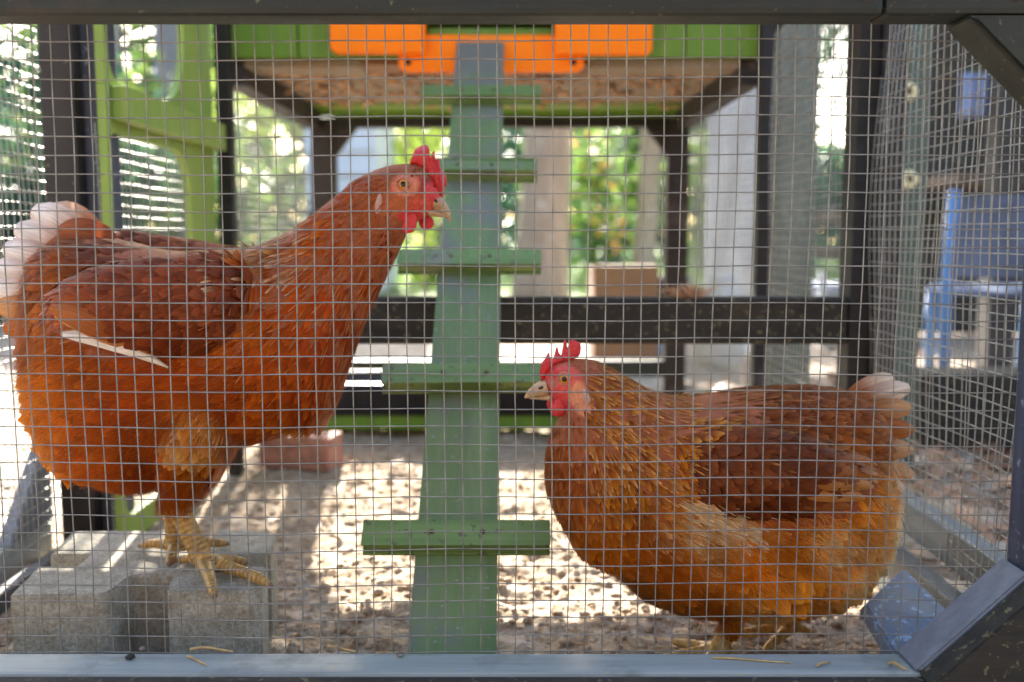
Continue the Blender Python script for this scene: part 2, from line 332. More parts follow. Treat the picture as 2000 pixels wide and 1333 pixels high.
# ------------------------------------------------------------------ wire netting
def tubes_np(lines, rad, sides=5):
    """lines: list of (n,3) arrays with the same n"""
    Vs = []; Fs = []; off = 0
    for P in lines:
        n = len(P); d = np.gradient(P, axis=0); d /= np.linalg.norm(d, axis=1, keepdims=True)
        up = np.array([0, 0, 1.0]) if abs(d[0, 2]) < 0.8 else np.array([1.0, 0, 0])
        s = np.cross(d, up); s /= np.linalg.norm(s, axis=1, keepdims=True); u = np.cross(s, d)
        t = np.arange(sides) * 2 * math.pi / sides
        ring = P[:, None, :] + rad * (s[:, None, :] * np.cos(t)[None, :, None] + u[:, None, :] * np.sin(t)[None, :, None])
        Vs.append(ring.reshape(-1, 3))
        a = np.arange(n - 1)[:, None] * sides + np.arange(sides)[None]; b = np.arange(n - 1)[:, None] * sides + (np.arange(sides)[None] + 1) % sides
        Fs.append(np.stack([a, b, b + sides, a + sides], -1).reshape(-1, 4) + off); off += n * sides
    return np.concatenate(Vs), np.concatenate(Fs)
def netting(name, org, U, Vv, lu, lv, mat, parent, pitch=0.01255, rad=0.00047, wob=0.0005, bow=0.0035, seed=0):
    org, U, Vv = np.array(org), np.array(U, float), np.array(Vv, float); Nn = np.cross(U, Vv)
    rs = np.random.RandomState(seed); ph = rs.rand(12) * 6.28
    def D(u, v):
        du = wob * (np.sin(u * 19 + ph[0] + 3 * v) + 0.8 * np.sin(v * 27 + ph[1]) + 0.35 * np.sin(v * 90 + u * 60 + ph[2]))
        dv = wob * (np.sin(v * 21 + ph[3] + 4 * u) + 0.8 * np.sin(u * 25 + ph[4]) + 0.35 * np.sin(u * 80 + v * 70 + ph[5]))
        dn = bow * (np.sin(u * 9 + ph[6]) * np.cos(v * 8 + ph[7]) + 0.4 * np.sin(u * 23 + v * 17 + ph[8]))
        return du, dv, dn
    lines = []
    for k in range(int(lu / pitch) + 1):
        v = np.linspace(0, lv, 36); u = np.full_like(v, k * pitch + rs.uniform(-0.0003, 0.0003)); du, dv, dn = D(u, v)
        lines.append(org + (u + du)[:, None] * U + (v + dv)[:, None] * Vv + (dn - rad * 0.9)[:, None] * Nn)
    for k in range(int(lv / pitch) + 1):
        u = np.linspace(0, lu, 60); v = np.full_like(u, k * pitch + rs.uniform(-0.0003, 0.0003)); du, dv, dn = D(u, v)
        lines.append(org + (u + du)[:, None] * U + (v + dv)[:, None] * Vv + (dn + rad * 0.9)[:, None] * Nn)
    Vx, Fx = tubes_np(lines, rad)
    o = npmesh(name, Vx, Fx, mat, parent); tag(o, kind='stuff'); return o

# ------------------------------------------------------------------ the run: frame of timbers with netting
run = empty('chicken_run', (0, 0.64, 0))
tag(run, 'dark timber chicken run with a netting front, nearest the viewer', 'chicken run')
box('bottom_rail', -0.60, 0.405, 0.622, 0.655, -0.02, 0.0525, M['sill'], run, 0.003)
box('rail_front_shade', -0.60, 0.42, 0.600, 0.6215, -0.03, 0.0510, M['mossy_or_shaded'], run, 0.002)  # added dark slab: shade and dirt of the rail front put into its colour
box('top_rail', -0.60, 0.2345, 0.622, 0.655, 0.4865, 0.56, M['frame'], run, 0.004)
box('top_rail', 0.2355, 0.41, 0.622, 0.655, 0.4865, 0.56, M['frame'], run, 0.004)
box('front_post', 0.3475, 0.41, 0.6225, 0.6545, 0.053, 0.486, M['post_blue'], run, 0.003)
box('front_post', -0.60, -0.54, 0.6225, 0.6545, 0.053, 0.486, M['post_blue'], run, 0.003)
bs_ = 0.955
prism('corner_brace', [(0.2735, 0.0535), (0.3465, 0.0535 + 0.073 * bs_), (0.3465, 0.0535)], 'Y', 0.622, 0.656, M['brace'], run, 0.0015)
prism('brace_front_shade', [(0.2745, 0.0525), (0.42, 0.0525 + 0.1455 * bs_), (0.42, 0.0525)], 'Y', 0.6005, 0.6215, M['mossy_or_shaded'], run, 0.0015)  # dark slab over the brace front, its shade painted in
b1 = at(1838, 50, .655); b2 = at(1985, 205, .655)
prism('corner_brace', [(b1.x, 0.4855), (0.3465, 0.4855), (0.3465, b1.z + (0.3465 - b1.x) * (b2.z - b1.z) / (b2.x - b1.x))], 'Y', 0.618, 0.654, M['frame'], run, 0.003)
for (sx_, sz_) in ((0.205, 0.502), (0.222, 0.497), (0.262, 0.50), (-0.18, 0.499), (0.318, 0.497)):
    tube('screw_head', [(sx_, 0.6222, sz_), (sx_, 0.6212, sz_)], 0.0026, M['screw'], run, 10)
netting('wire_mesh', (-0.60, 0.6605, 0.026), (1, 0, 0), (0, 0, 1), 1.0, 0.48, M['wire'], run, seed=1)
# right side
box('corner_post', 0.375, 0.399, 1.06, 1.10, -0.02, 0.66, M['beamblack'], run, 0.002)
box('corner_post', 0.3995, 0.424, 1.05, 1.11, -0.02, 0.66, M['frame_z'], run, 0.002)
box('side_rail', 0.402, 0.424, 0.656, 1.058, 0.046, 0.079, M['siderail'], run, 0.002)
box('side_rail', 0.372, 0.392, 0.66, 1.05, -0.02, 0.040, M['siderail'], run, 0.003)
box('side_rail', 0.402, 0.426, 0.656, 1.10, 0.66, 0.70, M['frame_y'], run, 0.002)
netting('wire_mesh', (0.4005, 0.657, 0.045), (0, 1, 0), (0, 0, 1), 0.42, 0.62, M['wirefar'], run, seed=2, bow=0.006, rad=0.00055)
# left side
box('corner_post', -0.512, -0.474, 1.06, 1.10, -0.02, 0.66, M['frame_z'], run, 0.003)
box('corner_post', -0.473, -0.445, 1.075, 1.105, -0.02, 0.66, M['post_blue'], run, 0.002)
box('side_rail', -0.545, -0.522, 0.66, 1.06, -0.02, 0.027, M['sill'], run, 0.003)
box('side_rail', -0.497, -0.482, 0.70, 1.06, -0.02, 0.012, M['frame_y'], run, 0.002)
box('side_rail', -0.545, -0.519, 0.66, 1.10, 0.66, 0.70, M['frame_y'], run, 0.002)
prism('corner_brace', [(1.059, 0.0275), (1.059, 0.13), (0.965, 0.0275)], 'X', -0.536, -0.520, M['brace'], run, 0.002)
netting('wire_mesh', (-0.5175, 0.657, 0.02), (0, 1, 0), (0, 0, 1), 0.42, 0.64, M['wirefar'], run, seed=3, bow=0.006, rad=0.00055)
box('rear_post', 0.398, 0.456, 1.452, 1.50, -0.02, 0.68, M['greenpost'], run, 0.003)
# rail across the run between the two rear corner posts
box('cross_rail', -0.444, 0.3745, 1.062, 1.098, 0.229, 0.281, M['mossy_or_shaded'], run, 0.004)

# ------------------------------------------------------------------ coop house on legs, with orange door frame and green side panel
house = empty('coop_house', (0, 1.75, 0))
tag(house, 'green boarded hen house raised on dark legs with an orange pop hole frame', 'coop')
xs = np.linspace(-0.43, 0.37, 8)
for i in range(7):
    xa, xb = xs[i] + 0.0012, xs[i + 1] - 0.0012
    if i in (3,): z0 = 0.86
    else: z0 = 0.613
    if i == 2: xb = min(xb, -0.135)
    if i == 4: xa = max(xa, 0.065)
    if xb - xa < 0.01: continue
    box('wall_board', xa, xb, 1.450, 1.462, z0, 0.98, M['green'], house, 0.0015)
box('wall_panel', -0.43, -0.418, 1.4625, 2.02, 0.627, 0.98, M['green'], house, 0.001)
box('wall_panel', 0.358, 0.37, 1.4625, 2.02, 0.627, 0.98, M['green'], house, 0.001)
box('wall_panel', -0.43, 0.37, 2.021, 2.033, 0.60, 1.02, M['green'], house, 0.001)
box('roof', -0.50, 0.44, 1.36, 2.12, 0.985, 1.005, M['shed'], house, 0.003, rot=Matrix.Rotation(R(4), 4, 'X'))
box('floor_panel', -0.43, 0.37, 1.464, 1.93, 0.6145, 0.6265, M['ply'], house, 0.001)
box('floor_panel', -0.43, 0.37, 1.9305, 2.02, 0.610, 0.6265, M['green'], house, 0.001)
box('floor_batten', -0.40, -0.225, 1.4635, 1.54, 0.601, 0.614, M['ply'], house, 0.002)
box('floor_batten', 0.115, 0.34, 1.4635, 1.54, 0.601, 0.614, M['ply'], house, 0.002)
box('floor_patch', -0.2245, 0.1145, 1.4635, 1.53, 0.604, 0.614, M['brown'], house, 0.001)
box('side_beam', -0.431, -0.398, 1.466, 2.028, 0.575, 0.612, M['darkbrown'], house, 0.002)
box('side_beam', 0.340, 0.372, 1.466, 2.028, 0.575, 0.612, M['darkbrown'], house, 0.002)
box('back_beam', -0.37, 0.325, 2.035, 2.065, 0.579, 0.604, M['beamblack'], house, 0.002)
box('house_leg', -0.4325, -0.412, 1.425, 1.449, -0.02, 0.72, M['beamblack'], house, 0.002)
box('house_leg', 0.3625, 0.384, 1.425, 1.449, -0.02, 0.72, M['beamblack'], house, 0.002)
box('house_leg', -0.421, -0.371, 2.034, 2.07, -0.02, 0.60, M['darkbrown'], house, 0.002)
box('house_leg', 0.326, 0.372, 2.034, 2.07, -0.02, 0.60, M['darkbrown'], house, 0.002)
prism('corner_brace', [(-0.3705, 0.5785), (-0.325, 0.5785), (-0.3705, 0.52)], 'Y', 2.037, 2.06, M['darkbrown'], house, 0.002)
prism('corner_brace', [(0.3255, 0.5785), (0.28, 0.5785), (0.3255, 0.52)], 'Y', 2.037, 2.06, M['darkbrown'], house, 0.002)
box('bottom_rail', -0.3705, 0.3255, 2.036, 2.064, 0.052, 0.088, M['frame'], house, 0.003)
netting('wire_mesh', (-0.4335, 1.47, 0.04), (0, 1, 0), (0, 0, 1), 0.56, 0.54, M['wirefar'], house, seed=4, rad=0.0007)
netting('wire_mesh', (0.3740, 1.47, 0.04), (0, 1, 0), (0, 0, 1), 0.56, 0.54, M['wirefar'], house, seed=5, rad=0.0007)
netting('wire_mesh', (0.3780, 1.10, 0.02), (0, 1, 0), (0, 0, 1), 0.32, 0.62, M['wirefar'], house, seed=6, rad=0.0006)
# nest shavings hanging through the floor joints
n = 420
p = np.stack([np.random.uniform(-0.39, 0.33, n), np.random.choice([1.545, 1.60, 1.70, 1.80, 1.9], n, p=[.4, .2, .15, .15, .1]) + np.random.normal(0, 0.012, n), np.full(n, 0.611) - np.abs(np.random.normal(0, 0.007, n))], -1)
tag(scatter_blobs('shavings', p, np.random.uniform(0.003, 0.011, n), M['shaving'], 0.5, house), 'beige wood shavings caught under the house floor', kind='stuff')
# orange plastic pop hole frame
def rounded(x0, x1, z0, z1, rbl, rbr, rtl=0.0, rtr=0.0, n=5):
    pts = []
    for (cx, cz, r, a0) in ((x0 + rbl, z0 + rbl, rbl, 180), (x1 - rbr, z0 + rbr, rbr, 270), (x1 - rtr, z1 - rtr, rtr, 0), (x0 + rtl, z1 - rtl, rtl, 90)):
        if r <= 0: pts.append((cx, cz)); continue
        for k in range(n + 1):
            t = R(a0 + 90 * k / n); pts.append((cx + r * math.cos(t), cz + r * math.sin(t)))
    return pts
frm = prism('door_frame', rounded(-0.1665, 0.1055, 0.5905, 0.6435, 0.012, 0.012), 'Y', 1.440, 1.4495, M['orange'], house, 0.0015)
prism('frame_cheek', rounded(-0.264, -0.1255, 0.6145, 0.80, 0.012, 0.002), 'Y', 1.424, 1.4395, M['orange'], frm, 0.002)
prism('frame_cheek', rounded(0.062, 0.2035, 0.6125, 0.80, 0.002, 0.010), 'Y', 1.424, 1.4395, M['orange'], frm, 0.002)
for sx_ in (-0.1525, 0.0905):
    tube('screw_hole', [(sx_, 1.4385, 0.604), (sx_, 1.4405, 0.604)], 0.0045, M['hole'], frm, 12)
box('door_sill', -0.124, 0.0615, 1.452, 1.47, 0.63, 0.655, M['green'], house, 0.001)
# green plywood side panel between run and house (rounded cut-outs)
def panel_hole(name, y0, y1, z0, z1, hole, x0, x1, mat, parent):
    """rectangular sheet in the YZ plane with one hole polygon (listed counter-clockwise)"""
    n = len(hole); cy = sum(h[0] for h in hole) / n; cz = sum(h[1] for h in hole) / n
    outer = []
    for h in hole:
        dy, dz = h[0] - cy, h[1] - cz
        t = min([(y1 - cy) / dy if dy > 1e-9 else 1e9, (y0 - cy) / dy if dy < -1e-9 else 1e9, (z1 - cz) / dz if dz > 1e-9 else 1e9, (z0 - cz) / dz if dz < -1e-9 else 1e9])
        outer.append((cy + dy * t, cz + dz * t))
    for cor in ((y0, z0), (y1, z0), (y1, z1), (y0, z1)):
        k = min(range(n), key=lambda i: (outer[i][0] - cor[0]) ** 2 + (outer[i][1] - cor[1]) ** 2); outer[k] = cor
    Vv = []; Ff = []
    for x in (x0, x1):
        Vv += [(x, *h) for h in hole] + [(x, *o) for o in outer]
    for i in range(n):
        j = (i + 1) % n
        Ff += [(i, j, n + j, n + i), (2 * n + i, 3 * n + i, 3 * n + j, 2 * n + j), (i, 2 * n + i, 2 * n + j, j), (n + i, n + j, 3 * n + j, 3 * n + i)]
    o = mesh(name, Vv, Ff, mat, parent)
    bm = bmesh.new(); bm.from_mesh(o.data); bmesh.ops.recalc_face_normals(bm, faces=bm.faces); bm.to_mesh(o.data); bm.free(); return o
def rr(y0, y1, z0, z1, rs, n=8): return rounded(y0, y1, z0, z1, *rs, n=n)
panel_hole('side_panel', 1.05, 1.424, 0.512, 0.72, rr(1.062, 1.31, 0.518, 0.70, (0.03, 0.09, 0.02, 0.02)), -0.446, -0.437, M['lime'], house)
panel_hole('side_panel', 1.05, 1.424, 0.0, 0.5115, rr(1.060, 1.315, 0.03, 0.462, (0.02, 0.02, 0.01, 0.05)), -0.446, -0.437, M['lime'], house)
box('panel_bar', -0.4365, -0.418, 1.064, 1.424, 0.474, 0.512, M['lime'], house, 0.002)
netting('wire_mesh', (-0.449, 1.05, 0.02), (0, 1, 0), (0, 0, 1), 0.37, 0.45, M['wirefar'], house, seed=7, rad=0.0006)

# ------------------------------------------------------------------ ramp with rungs
RX, RW = -0.0465, 0.0325
r0 = Vector((RX, 0.685, 0.006)); r1 = Vector((RX, 1.438, 0.632)); rd = (r1 - r0).normalized(); rn = Vector((0, -rd.z, rd.y))
rampo = empty('chicken_ramp', r0); tag(rampo, 'narrow green chicken ramp with five rungs up to the orange door frame', 'ramp')
def ramp_box(name, t0, t1, x0, x1, n0, n1, mat, tilt=0.0, bev=0.0018):
    bm = bmesh.new(); bmesh.ops.create_cube(bm, size=1)
    for v in bm.verts:
        t = t0 + (v.co.x + 0.5) * (t1 - t0); xx = x0 + (v.co.y + 0.5) * (x1 - x0); nn = n0 + (v.co.z + 0.5) * (n1 - n0)
        v.co = r0 + rd * (t + tilt * (xx - RX)) + rn * nn + Vector((xx - RX, 0, 0))
    bmesh.ops.bevel(bm, geom=bm.edges[:], offset=bev, segments=2, affect='EDGES')
    bmesh.ops.recalc_face_normals(bm, faces=bm.faces)
    return bm_obj(name, bm, mat, rampo)
RL = (r1 - r0).length
ramp_box('plank', 0, RL, RX - RW, RX + RW, -0.009, 0.0, M['ramp'])
def ramp_t(py):
    lo, hi = 0.0, RL
    for _ in range(40):
        m = (lo + hi) / 2; q = r0 + rd * m + rn * 0.016; z = q.z - CZ
        d = q.y * math.cos(PITCH) - z * math.sin(PITCH); u = q.y * math.sin(PITCH) + z * math.cos(PITCH)
        if 666.5 - F * u / d > py: lo = m
        else: hi = m
    return lo
for (pyb, xl, xr, tl) in ((1062, -0.0765, 0.0765, 0.0), (745, -0.077, 0.075, 0.01), (514, -0.0765, 0.0765, 0.0), (333, -0.075, 0.075, -0.012), (185, -0.074, 0.083, 0.0)):
    t = ramp_t(pyb)
    rg = ramp_box('rung', t, t + 0.021, RX + xl, RX + xr, 0.0005, 0.0165, M['rung'], tl)
    for s in (-0.02, 0.022):
        q = r0 + rd * (t + 0.011) + rn * 0.0163 + Vector((s, 0, 0))
        tube('screw_head', [q, q + rn * 0.0012], 0.0022, M['screw'], rg, 8)

# ------------------------------------------------------------------ concrete block under the left hen
bz = 0.0705
def P2(px, py): q = onz(px, py, bz); return (q.x, q.y)
bx0, bx1, by0, by1 = -0.390, -0.198, 0.728, 0.888
blk = [(bx0, by0), (-0.322, by0), (-0.316, by0 + 0.004), (-0.306, by0 + 0.043), (-0.272, by0 + 0.043), (-0.271, by0 + 0.006), (-0.268, by0), (bx1 - 0.006, by0), (bx1, by0 + 0.006),
       (bx1, by0 + 0.058), (-0.226, by0 + 0.058), (-0.226, by0 + 0.088), (bx1, by0 + 0.088), (bx1, by1 - 0.01), (bx1 - 0.012, by1 - 0.004), (bx1 - 0.03, by1), (-0.252, by1),
       (-0.256, by1 - 0.035), (-0.296, by1 - 0.035), (-0.297, by1 - 0.002), (-0.302, by1 + 0.003), (bx0, by1 + 0.006), (bx0, by0 + 0.098), (-0.355, by0 + 0.096), (-0.358, by0 + 0.066), (bx0, by0 + 0.064)]
bm = bmesh.new(); vs = [bm.verts.new((x - 0.16 * (y - by0), y + 0.05 * (x - bx1), bz)) for x, y in blk]; f = bm.faces.new(vs); f.normal_update()
if f.normal.z < 0: f.normal_flip()
ex = bmesh.ops.extrude_face_region(bm, geom=[f]); low = [v for v in ex['geom'] if isinstance(v, bmesh.types.BMVert)]
for v in low: v.co.z = -0.03; v.co.x += 0.0
bmesh.ops.recalc_face_normals(bm, faces=bm.faces)
bmesh.ops.bevel(bm, geom=[e for e in bm.edges if e.calc_face_angle(0) > 0.4], offset=0.0014, segments=2, affect='EDGES')
bmesh.ops.triangulate(bm, faces=bm.faces)
for _ in range(3):
    bmesh.ops.subdivide_edges(bm, edges=[e for e in bm.edges if e.calc_length() > 0.011], cuts=1)
    bmesh.ops.triangulate(bm, faces=bm.faces)
co = np.array([v.co[:] for v in bm.verts]); nz = fbm(co[:, 0] * 130 + co[:, 2] * 90, co[:, 1] * 130 + co[:, 2] * 50, 3) * 0.0016
bm.normal_update()
for v, d in zip(bm.verts, nz): v.co += v.normal * float(d)
blko = bm_obj('concrete_block', bm, M['concrete'], None, True); blko.data.set_sharp_from_angle(angle=R(32))
tag(blko, 'grey concrete block with notched sides under the left hen', 'concrete block')
# brick far behind the left hen, tray, blue board
def brick(px, py, w, d, h, rz, lab):
    q = onz(px, py, 0.0)
    o = box('clay_brick', -w / 2, w / 2, -d / 2, d / 2, 0, h, M['brick'], None, 0.003, jit=0.002)
    o.location = (q.x, q.y, -0.004); o.rotation_euler = (0, 0, rz); tag(o, lab, 'brick')
brick(590, 905, 0.115, 0.06, 0.052, R(-14), 'pinkish clay brick on the sand behind the left hen')
tro = empty('feed_trough', (-0.1, 1.72, 0)); tag(tro, 'black trough with a green base behind the foot of the ramp', 'trough')
tp = [(-0.34, 1.67), (0.16, 1.67), (0.16, 1.83), (-0.34, 1.83)]
def trough():
    bm = bmesh.new(); lv = []
    for (ins, z) in ((0.02, 0.034), (0.0, 0.088), (0.004, 0.094), (0.012, 0.094), (0.016, 0.088), (0.03, 0.045)):
        lv.append([bm.verts.new((-0.40 + ins if s[0] < 0 else 0.20 - ins, 1.66 + ins if s[1] < 0 else 1.84 - ins, z)) for s in ((-1, -1), (1, -1), (1, 1), (-1, 1))])
    for a, b in zip(lv[:-1], lv[1:]):
        for i in range(4): bm.faces.new((a[i], a[(i + 1) % 4], b[(i + 1) % 4], b[i]))
    bm.faces.new(lv[0][::-1]); bm.faces.new(lv[-1])
    bmesh.ops.recalc_face_normals(bm, faces=bm.faces)
    bmesh.ops.bevel(bm, geom=[e for e in bm.edges if e.calc_length() < 0.08], offset=0.008, segments=3, affect='EDGES')
    return bm_obj('basin', bm, M['black'], tro)
trough()
box('base_board', -0.37, 0.17, 1.685, 1.80, 0.008, 0.033, M['green'], tro, 0.002)
# dusty dark board by the right hen, reflected sky painted in as blue
bb = [onz(1690, 1182, 0.055), onz(1775, 1112, 0.055), onz(1885, 1215, 0.03), onz(1748, 1290, 0.01)]
bm = bmesh.new()
t0 = [at(1690, 1180, .74), at(1768, 1108, .80), at(1880, 1218, .715), at(1752, 1285, .70)]
nrm = (t0[1] - t0[0]).cross(t0[3] - t0[0]).normalized(); nrm = nrm if nrm.z > 0 else -nrm
va = [bm.verts.new(p) for p in t0]; vb = [bm.verts.new(p - nrm * 0.012) for p in t0]
bm.faces.new(va); bm.faces.new(vb[::-1])
for i in range(4): bm.faces.new((va[i], vb[i], vb[(i + 1) % 4], va[(i + 1) % 4]))
bmesh.ops.recalc_face_normals(bm, faces=bm.faces); bmesh.ops.bevel(bm, geom=bm.edges[:], offset=0.002, segments=2, affect='EDGES')
M['bluebd'] = wood('dusty_sky_blue_board', (0.20, 0.245, 0.31), (0.12, 0.16, 0.22), 'Y', speck=(0.34, 0.42, 0.54), speck_amt=0.58, wear=(0.22, 0.225, 0.23), wear_amt=0.48, rough=0.45)
tag(bm_obj('painted_board', bm, M['bluebd']), 'dusty board with reflected sky blue painted in, lying tilted behind the tail of the right hen', 'board')

# ------------------------------------------------------------------ hens
def feather_material(name):
    m, nt, bs = new_mat(name); L = nt.links
    a = nt.nodes.new('ShaderNodeAttribute'); a.attribute_name = 'Col'
    fu = nt.nodes.new('ShaderNodeAttribute'); fu.attribute_name = 'fuv'
    mp = nt.nodes.new('ShaderNodeMapping'); mp.inputs['Scale'].default_value = (2.0, 9.0, 37.0); L.new(fu.outputs['Vector'], mp.inputs['Vector'])
    n = N(nt, 'ShaderNodeTexNoise', Scale=1.0, Detail=4.0, Roughness=0.7); L.new(mp.outputs[0], n.inputs['Vector'])
    r = ramp(nt, [(0.25, (0.62, 0.58, 0.55)), (0.75, (1.25, 1.25, 1.25))]); L.new(n.outputs['Fac'], r.inputs[0])
    c = mixc(nt, 1.0, a.outputs['Color'], r.outputs[0], 'MULTIPLY')
    L.new(c, bs.inputs['Base Color']); bs.inputs['Roughness'].default_value = 0.45; bs.inputs['Specular IOR Level'].default_value = 0.12
    bs.inputs['Sheen Weight'].default_value = 0.0; bs.inputs['Sheen Roughness'].default_value = 0.4
    bump(nt, bs, n.outputs['Fac'], 0.25, 0.0006)
    t = nt.nodes.new('ShaderNodeBsdfTranslucent'); L.new(c, t.inputs['Color'])
    mx = nt.nodes.new('ShaderNodeMixShader'); mx.inputs[0].default_value = 0.22
    L.new(bs.outputs[0], mx.inputs[1]); L.new(t.outputs[0], mx.inputs[2]); L.new(mx.outputs[0], nt.nodes['Material Output'].inputs['Surface'])
    return m
M['feather'] = feather_material('hen_feather')
def body_material():
    m, nt, bs = new_mat('hen_skin'); L = nt.links
    a = nt.nodes.new('ShaderNodeAttribute'); a.attribute_name = 'Col'
    v = coords(nt, (320, 320, 320)); vo = N(nt, 'ShaderNodeTexVoronoi', Scale=1.0); L.new(v, vo.inputs['Vector'])
    r = ramp(nt, [(0.0, (1.08, 1.08, 1.08)), (0.75, (0.84, 0.80, 0.76))]); L.new(vo.outputs['Distance'], r.inputs[0])
    L.new(mixc(nt, 1.0, a.outputs['Color'], r.outputs[0], 'MULTIPLY'), bs.inputs['Base Color'])
    bs.inputs['Roughness'].default_value = 0.55; bs.inputs['Specular IOR Level'].default_value = 0.3
    bump(nt, bs, vo.outputs['Distance'], 0.4, -0.0008)
    return m
M['skin'] = body_material()
M['comb'] = plain('red_comb_skin', (0.62, 0.035, 0.04), 0.42, var=0.3, scale=700, bmp=0.35, sub=0.25, c2=(0.42, 0.012, 0.015))
M['lobe'] = plain('pale_ear_skin', (0.55, 0.32, 0.24), 0.6, var=0.15, scale=600, bmp=0.2)
M['beak'] = plain('horn_beak', (0.50, 0.33, 0.17), 0.35, var=0.3, scale=220, c2=(0.34, 0.19, 0.10))
M['lid'] = plain('pink_eyelid', (0.55, 0.17, 0.10), 0.5, var=0.2, scale=500)
def eye_material():
    m, nt, bs = new_mat('hen_eye'); L = nt.links
    tc = nt.nodes.new('ShaderNodeTexCoord'); sp = nt.nodes.new('ShaderNodeSeparateXYZ'); L.new(tc.outputs['Object'], sp.inputs[0])
    cb = nt.nodes.new('ShaderNodeCombineXYZ'); L.new(sp.outputs['X'], cb.inputs['X']); L.new(sp.outputs['Z'], cb.inputs['Z'])
    ln = N(nt, 'ShaderNodeVectorMath', operation='LENGTH'); L.new(cb.outputs[0], ln.inputs[0])
    mr = N(nt, 'ShaderNodeMapRange'); L.new(ln.outputs['Value'], mr.inputs['Value']); mr.inputs['From Max'].default_value = 0.0046
    r = ramp(nt, [(0.0, (0.004, 0.004, 0.004)), (0.44, (0.006, 0.005, 0.004)), (0.5, (0.55, 0.22, 0.02)), (0.78, (0.70, 0.30, 0.03)), (0.95, (0.10, 0.03, 0.01))]); L.new(mr.outputs[0], r.inputs[0])
    L.new(r.outputs[0], bs.inputs['Base Color']); bs.inputs['Roughness'].default_value = 0.08; return m
M['eye'] = eye_material()

def blades(P, Nn, T, L, Wd, C, Ct, tilt, curve, cup=0.25, rows=(0, .3, .6, .85, 1.0), prof=(.5, .95, 1.0, .72, .12), tip0=0.6):
    """many feathers: returns verts, quads, colours, feather coordinates"""
    n = len(P); B = np.cross(Nn, T); B /= np.linalg.norm(B, axis=1, keepdims=True) + 1e-9
    Vs = []; Cs = []; Us = []; rnd = np.random.rand(n)
    for s, w in zip(rows, prof):
        cen = P + T * (s * L)[:, None] + Nn * (L * (tilt * s - curve * s * s))[:, None]
        for c in (-1, 0, 1):
            Vs.append(cen + B * (c * w * Wd * 0.5)[:, None] - Nn * (abs(c) * cup * w * Wd * 0.5)[:, None])
            k = np.clip((s - tip0) / (1 - tip0), 0, 1)
            cc = C * (1 - k) + Ct * k
            Cs.append(np.concatenate([cc, np.ones((n, 1))], 1)); Us.append(np.stack([np.full(n, s), np.full(n, c + 1.0), rnd], 1))
    Vs = np.stack(Vs, 1); Cs = np.stack(Cs, 1); Us = np.stack(Us, 1); k = Vs.shape[1]
    q = []
    for r_ in range(len(rows) - 1):
        for c in (0, 1): q.append((r_ * 3 + c, r_ * 3 + c + 1, r_ * 3 + c + 4, r_ * 3 + c + 3))
    FF = (np.array(q)[None] + (np.arange(n) * k)[:, None, None]).reshape(-1, 4)
    return Vs.reshape(-1, 3), FF, Cs.reshape(-1, 4), Us.reshape(-1, 3)
def cat_blades(parts):
    off = 0; V_, F_, C_, U_ = [], [], [], []
    for v, f, c, u in parts: V_.append(v); F_.append(f + off); C_.append(c); U_.append(u); off += len(v)
    return np.concatenate(V_), np.concatenate(F_), np.concatenate(C_), np.concatenate(U_)

def loft(bm, rings):
    prev = None; n = len(rings[0])
    allr = []
    for r_ in rings: allr.append([bm.verts.new(p) for p in r_])
    for a, b in zip(allr[:-1], allr[1:]):
        for i in range(n): bm.faces.new((a[i], a[(i + 1) % n], b[(i + 1) % n], b[i]))
    bm.faces.new(allr[0][::-1]); bm.faces.new(allr[-1])
def ab_rings(secs, Y, k, per=5, sides=32, yoff=0.0, ex=1.0):
    """sections of (dorsal u,v, ventral u,v, halfwidth px [, sideways offset px]); k = metres per px"""
    secs = [s if len(s) == 6 else (*s, 0) for s in secs]
    S = catmull(secs, per); rings = []
    for (au, av, bu, bv, w, yo) in S:
        A = at(au, av, Y); Bq = at(bu, bv, Y); c = (A + Bq) / 2; h = (A - Bq) / 2; ring = []
        for i in range(sides):
            t = 2 * math.pi * i / sides; ct, st = math.cos(t), math.sin(t)
            ct2 = math.copysign(abs(ct) ** ex, ct); st2 = math.copysign(abs(st) ** ex, st)
            ring.append(c + h * ct2 + Vector((0, (w * st2 + yo) * k + yoff, 0)))
        rings.append(ring)
    return rings

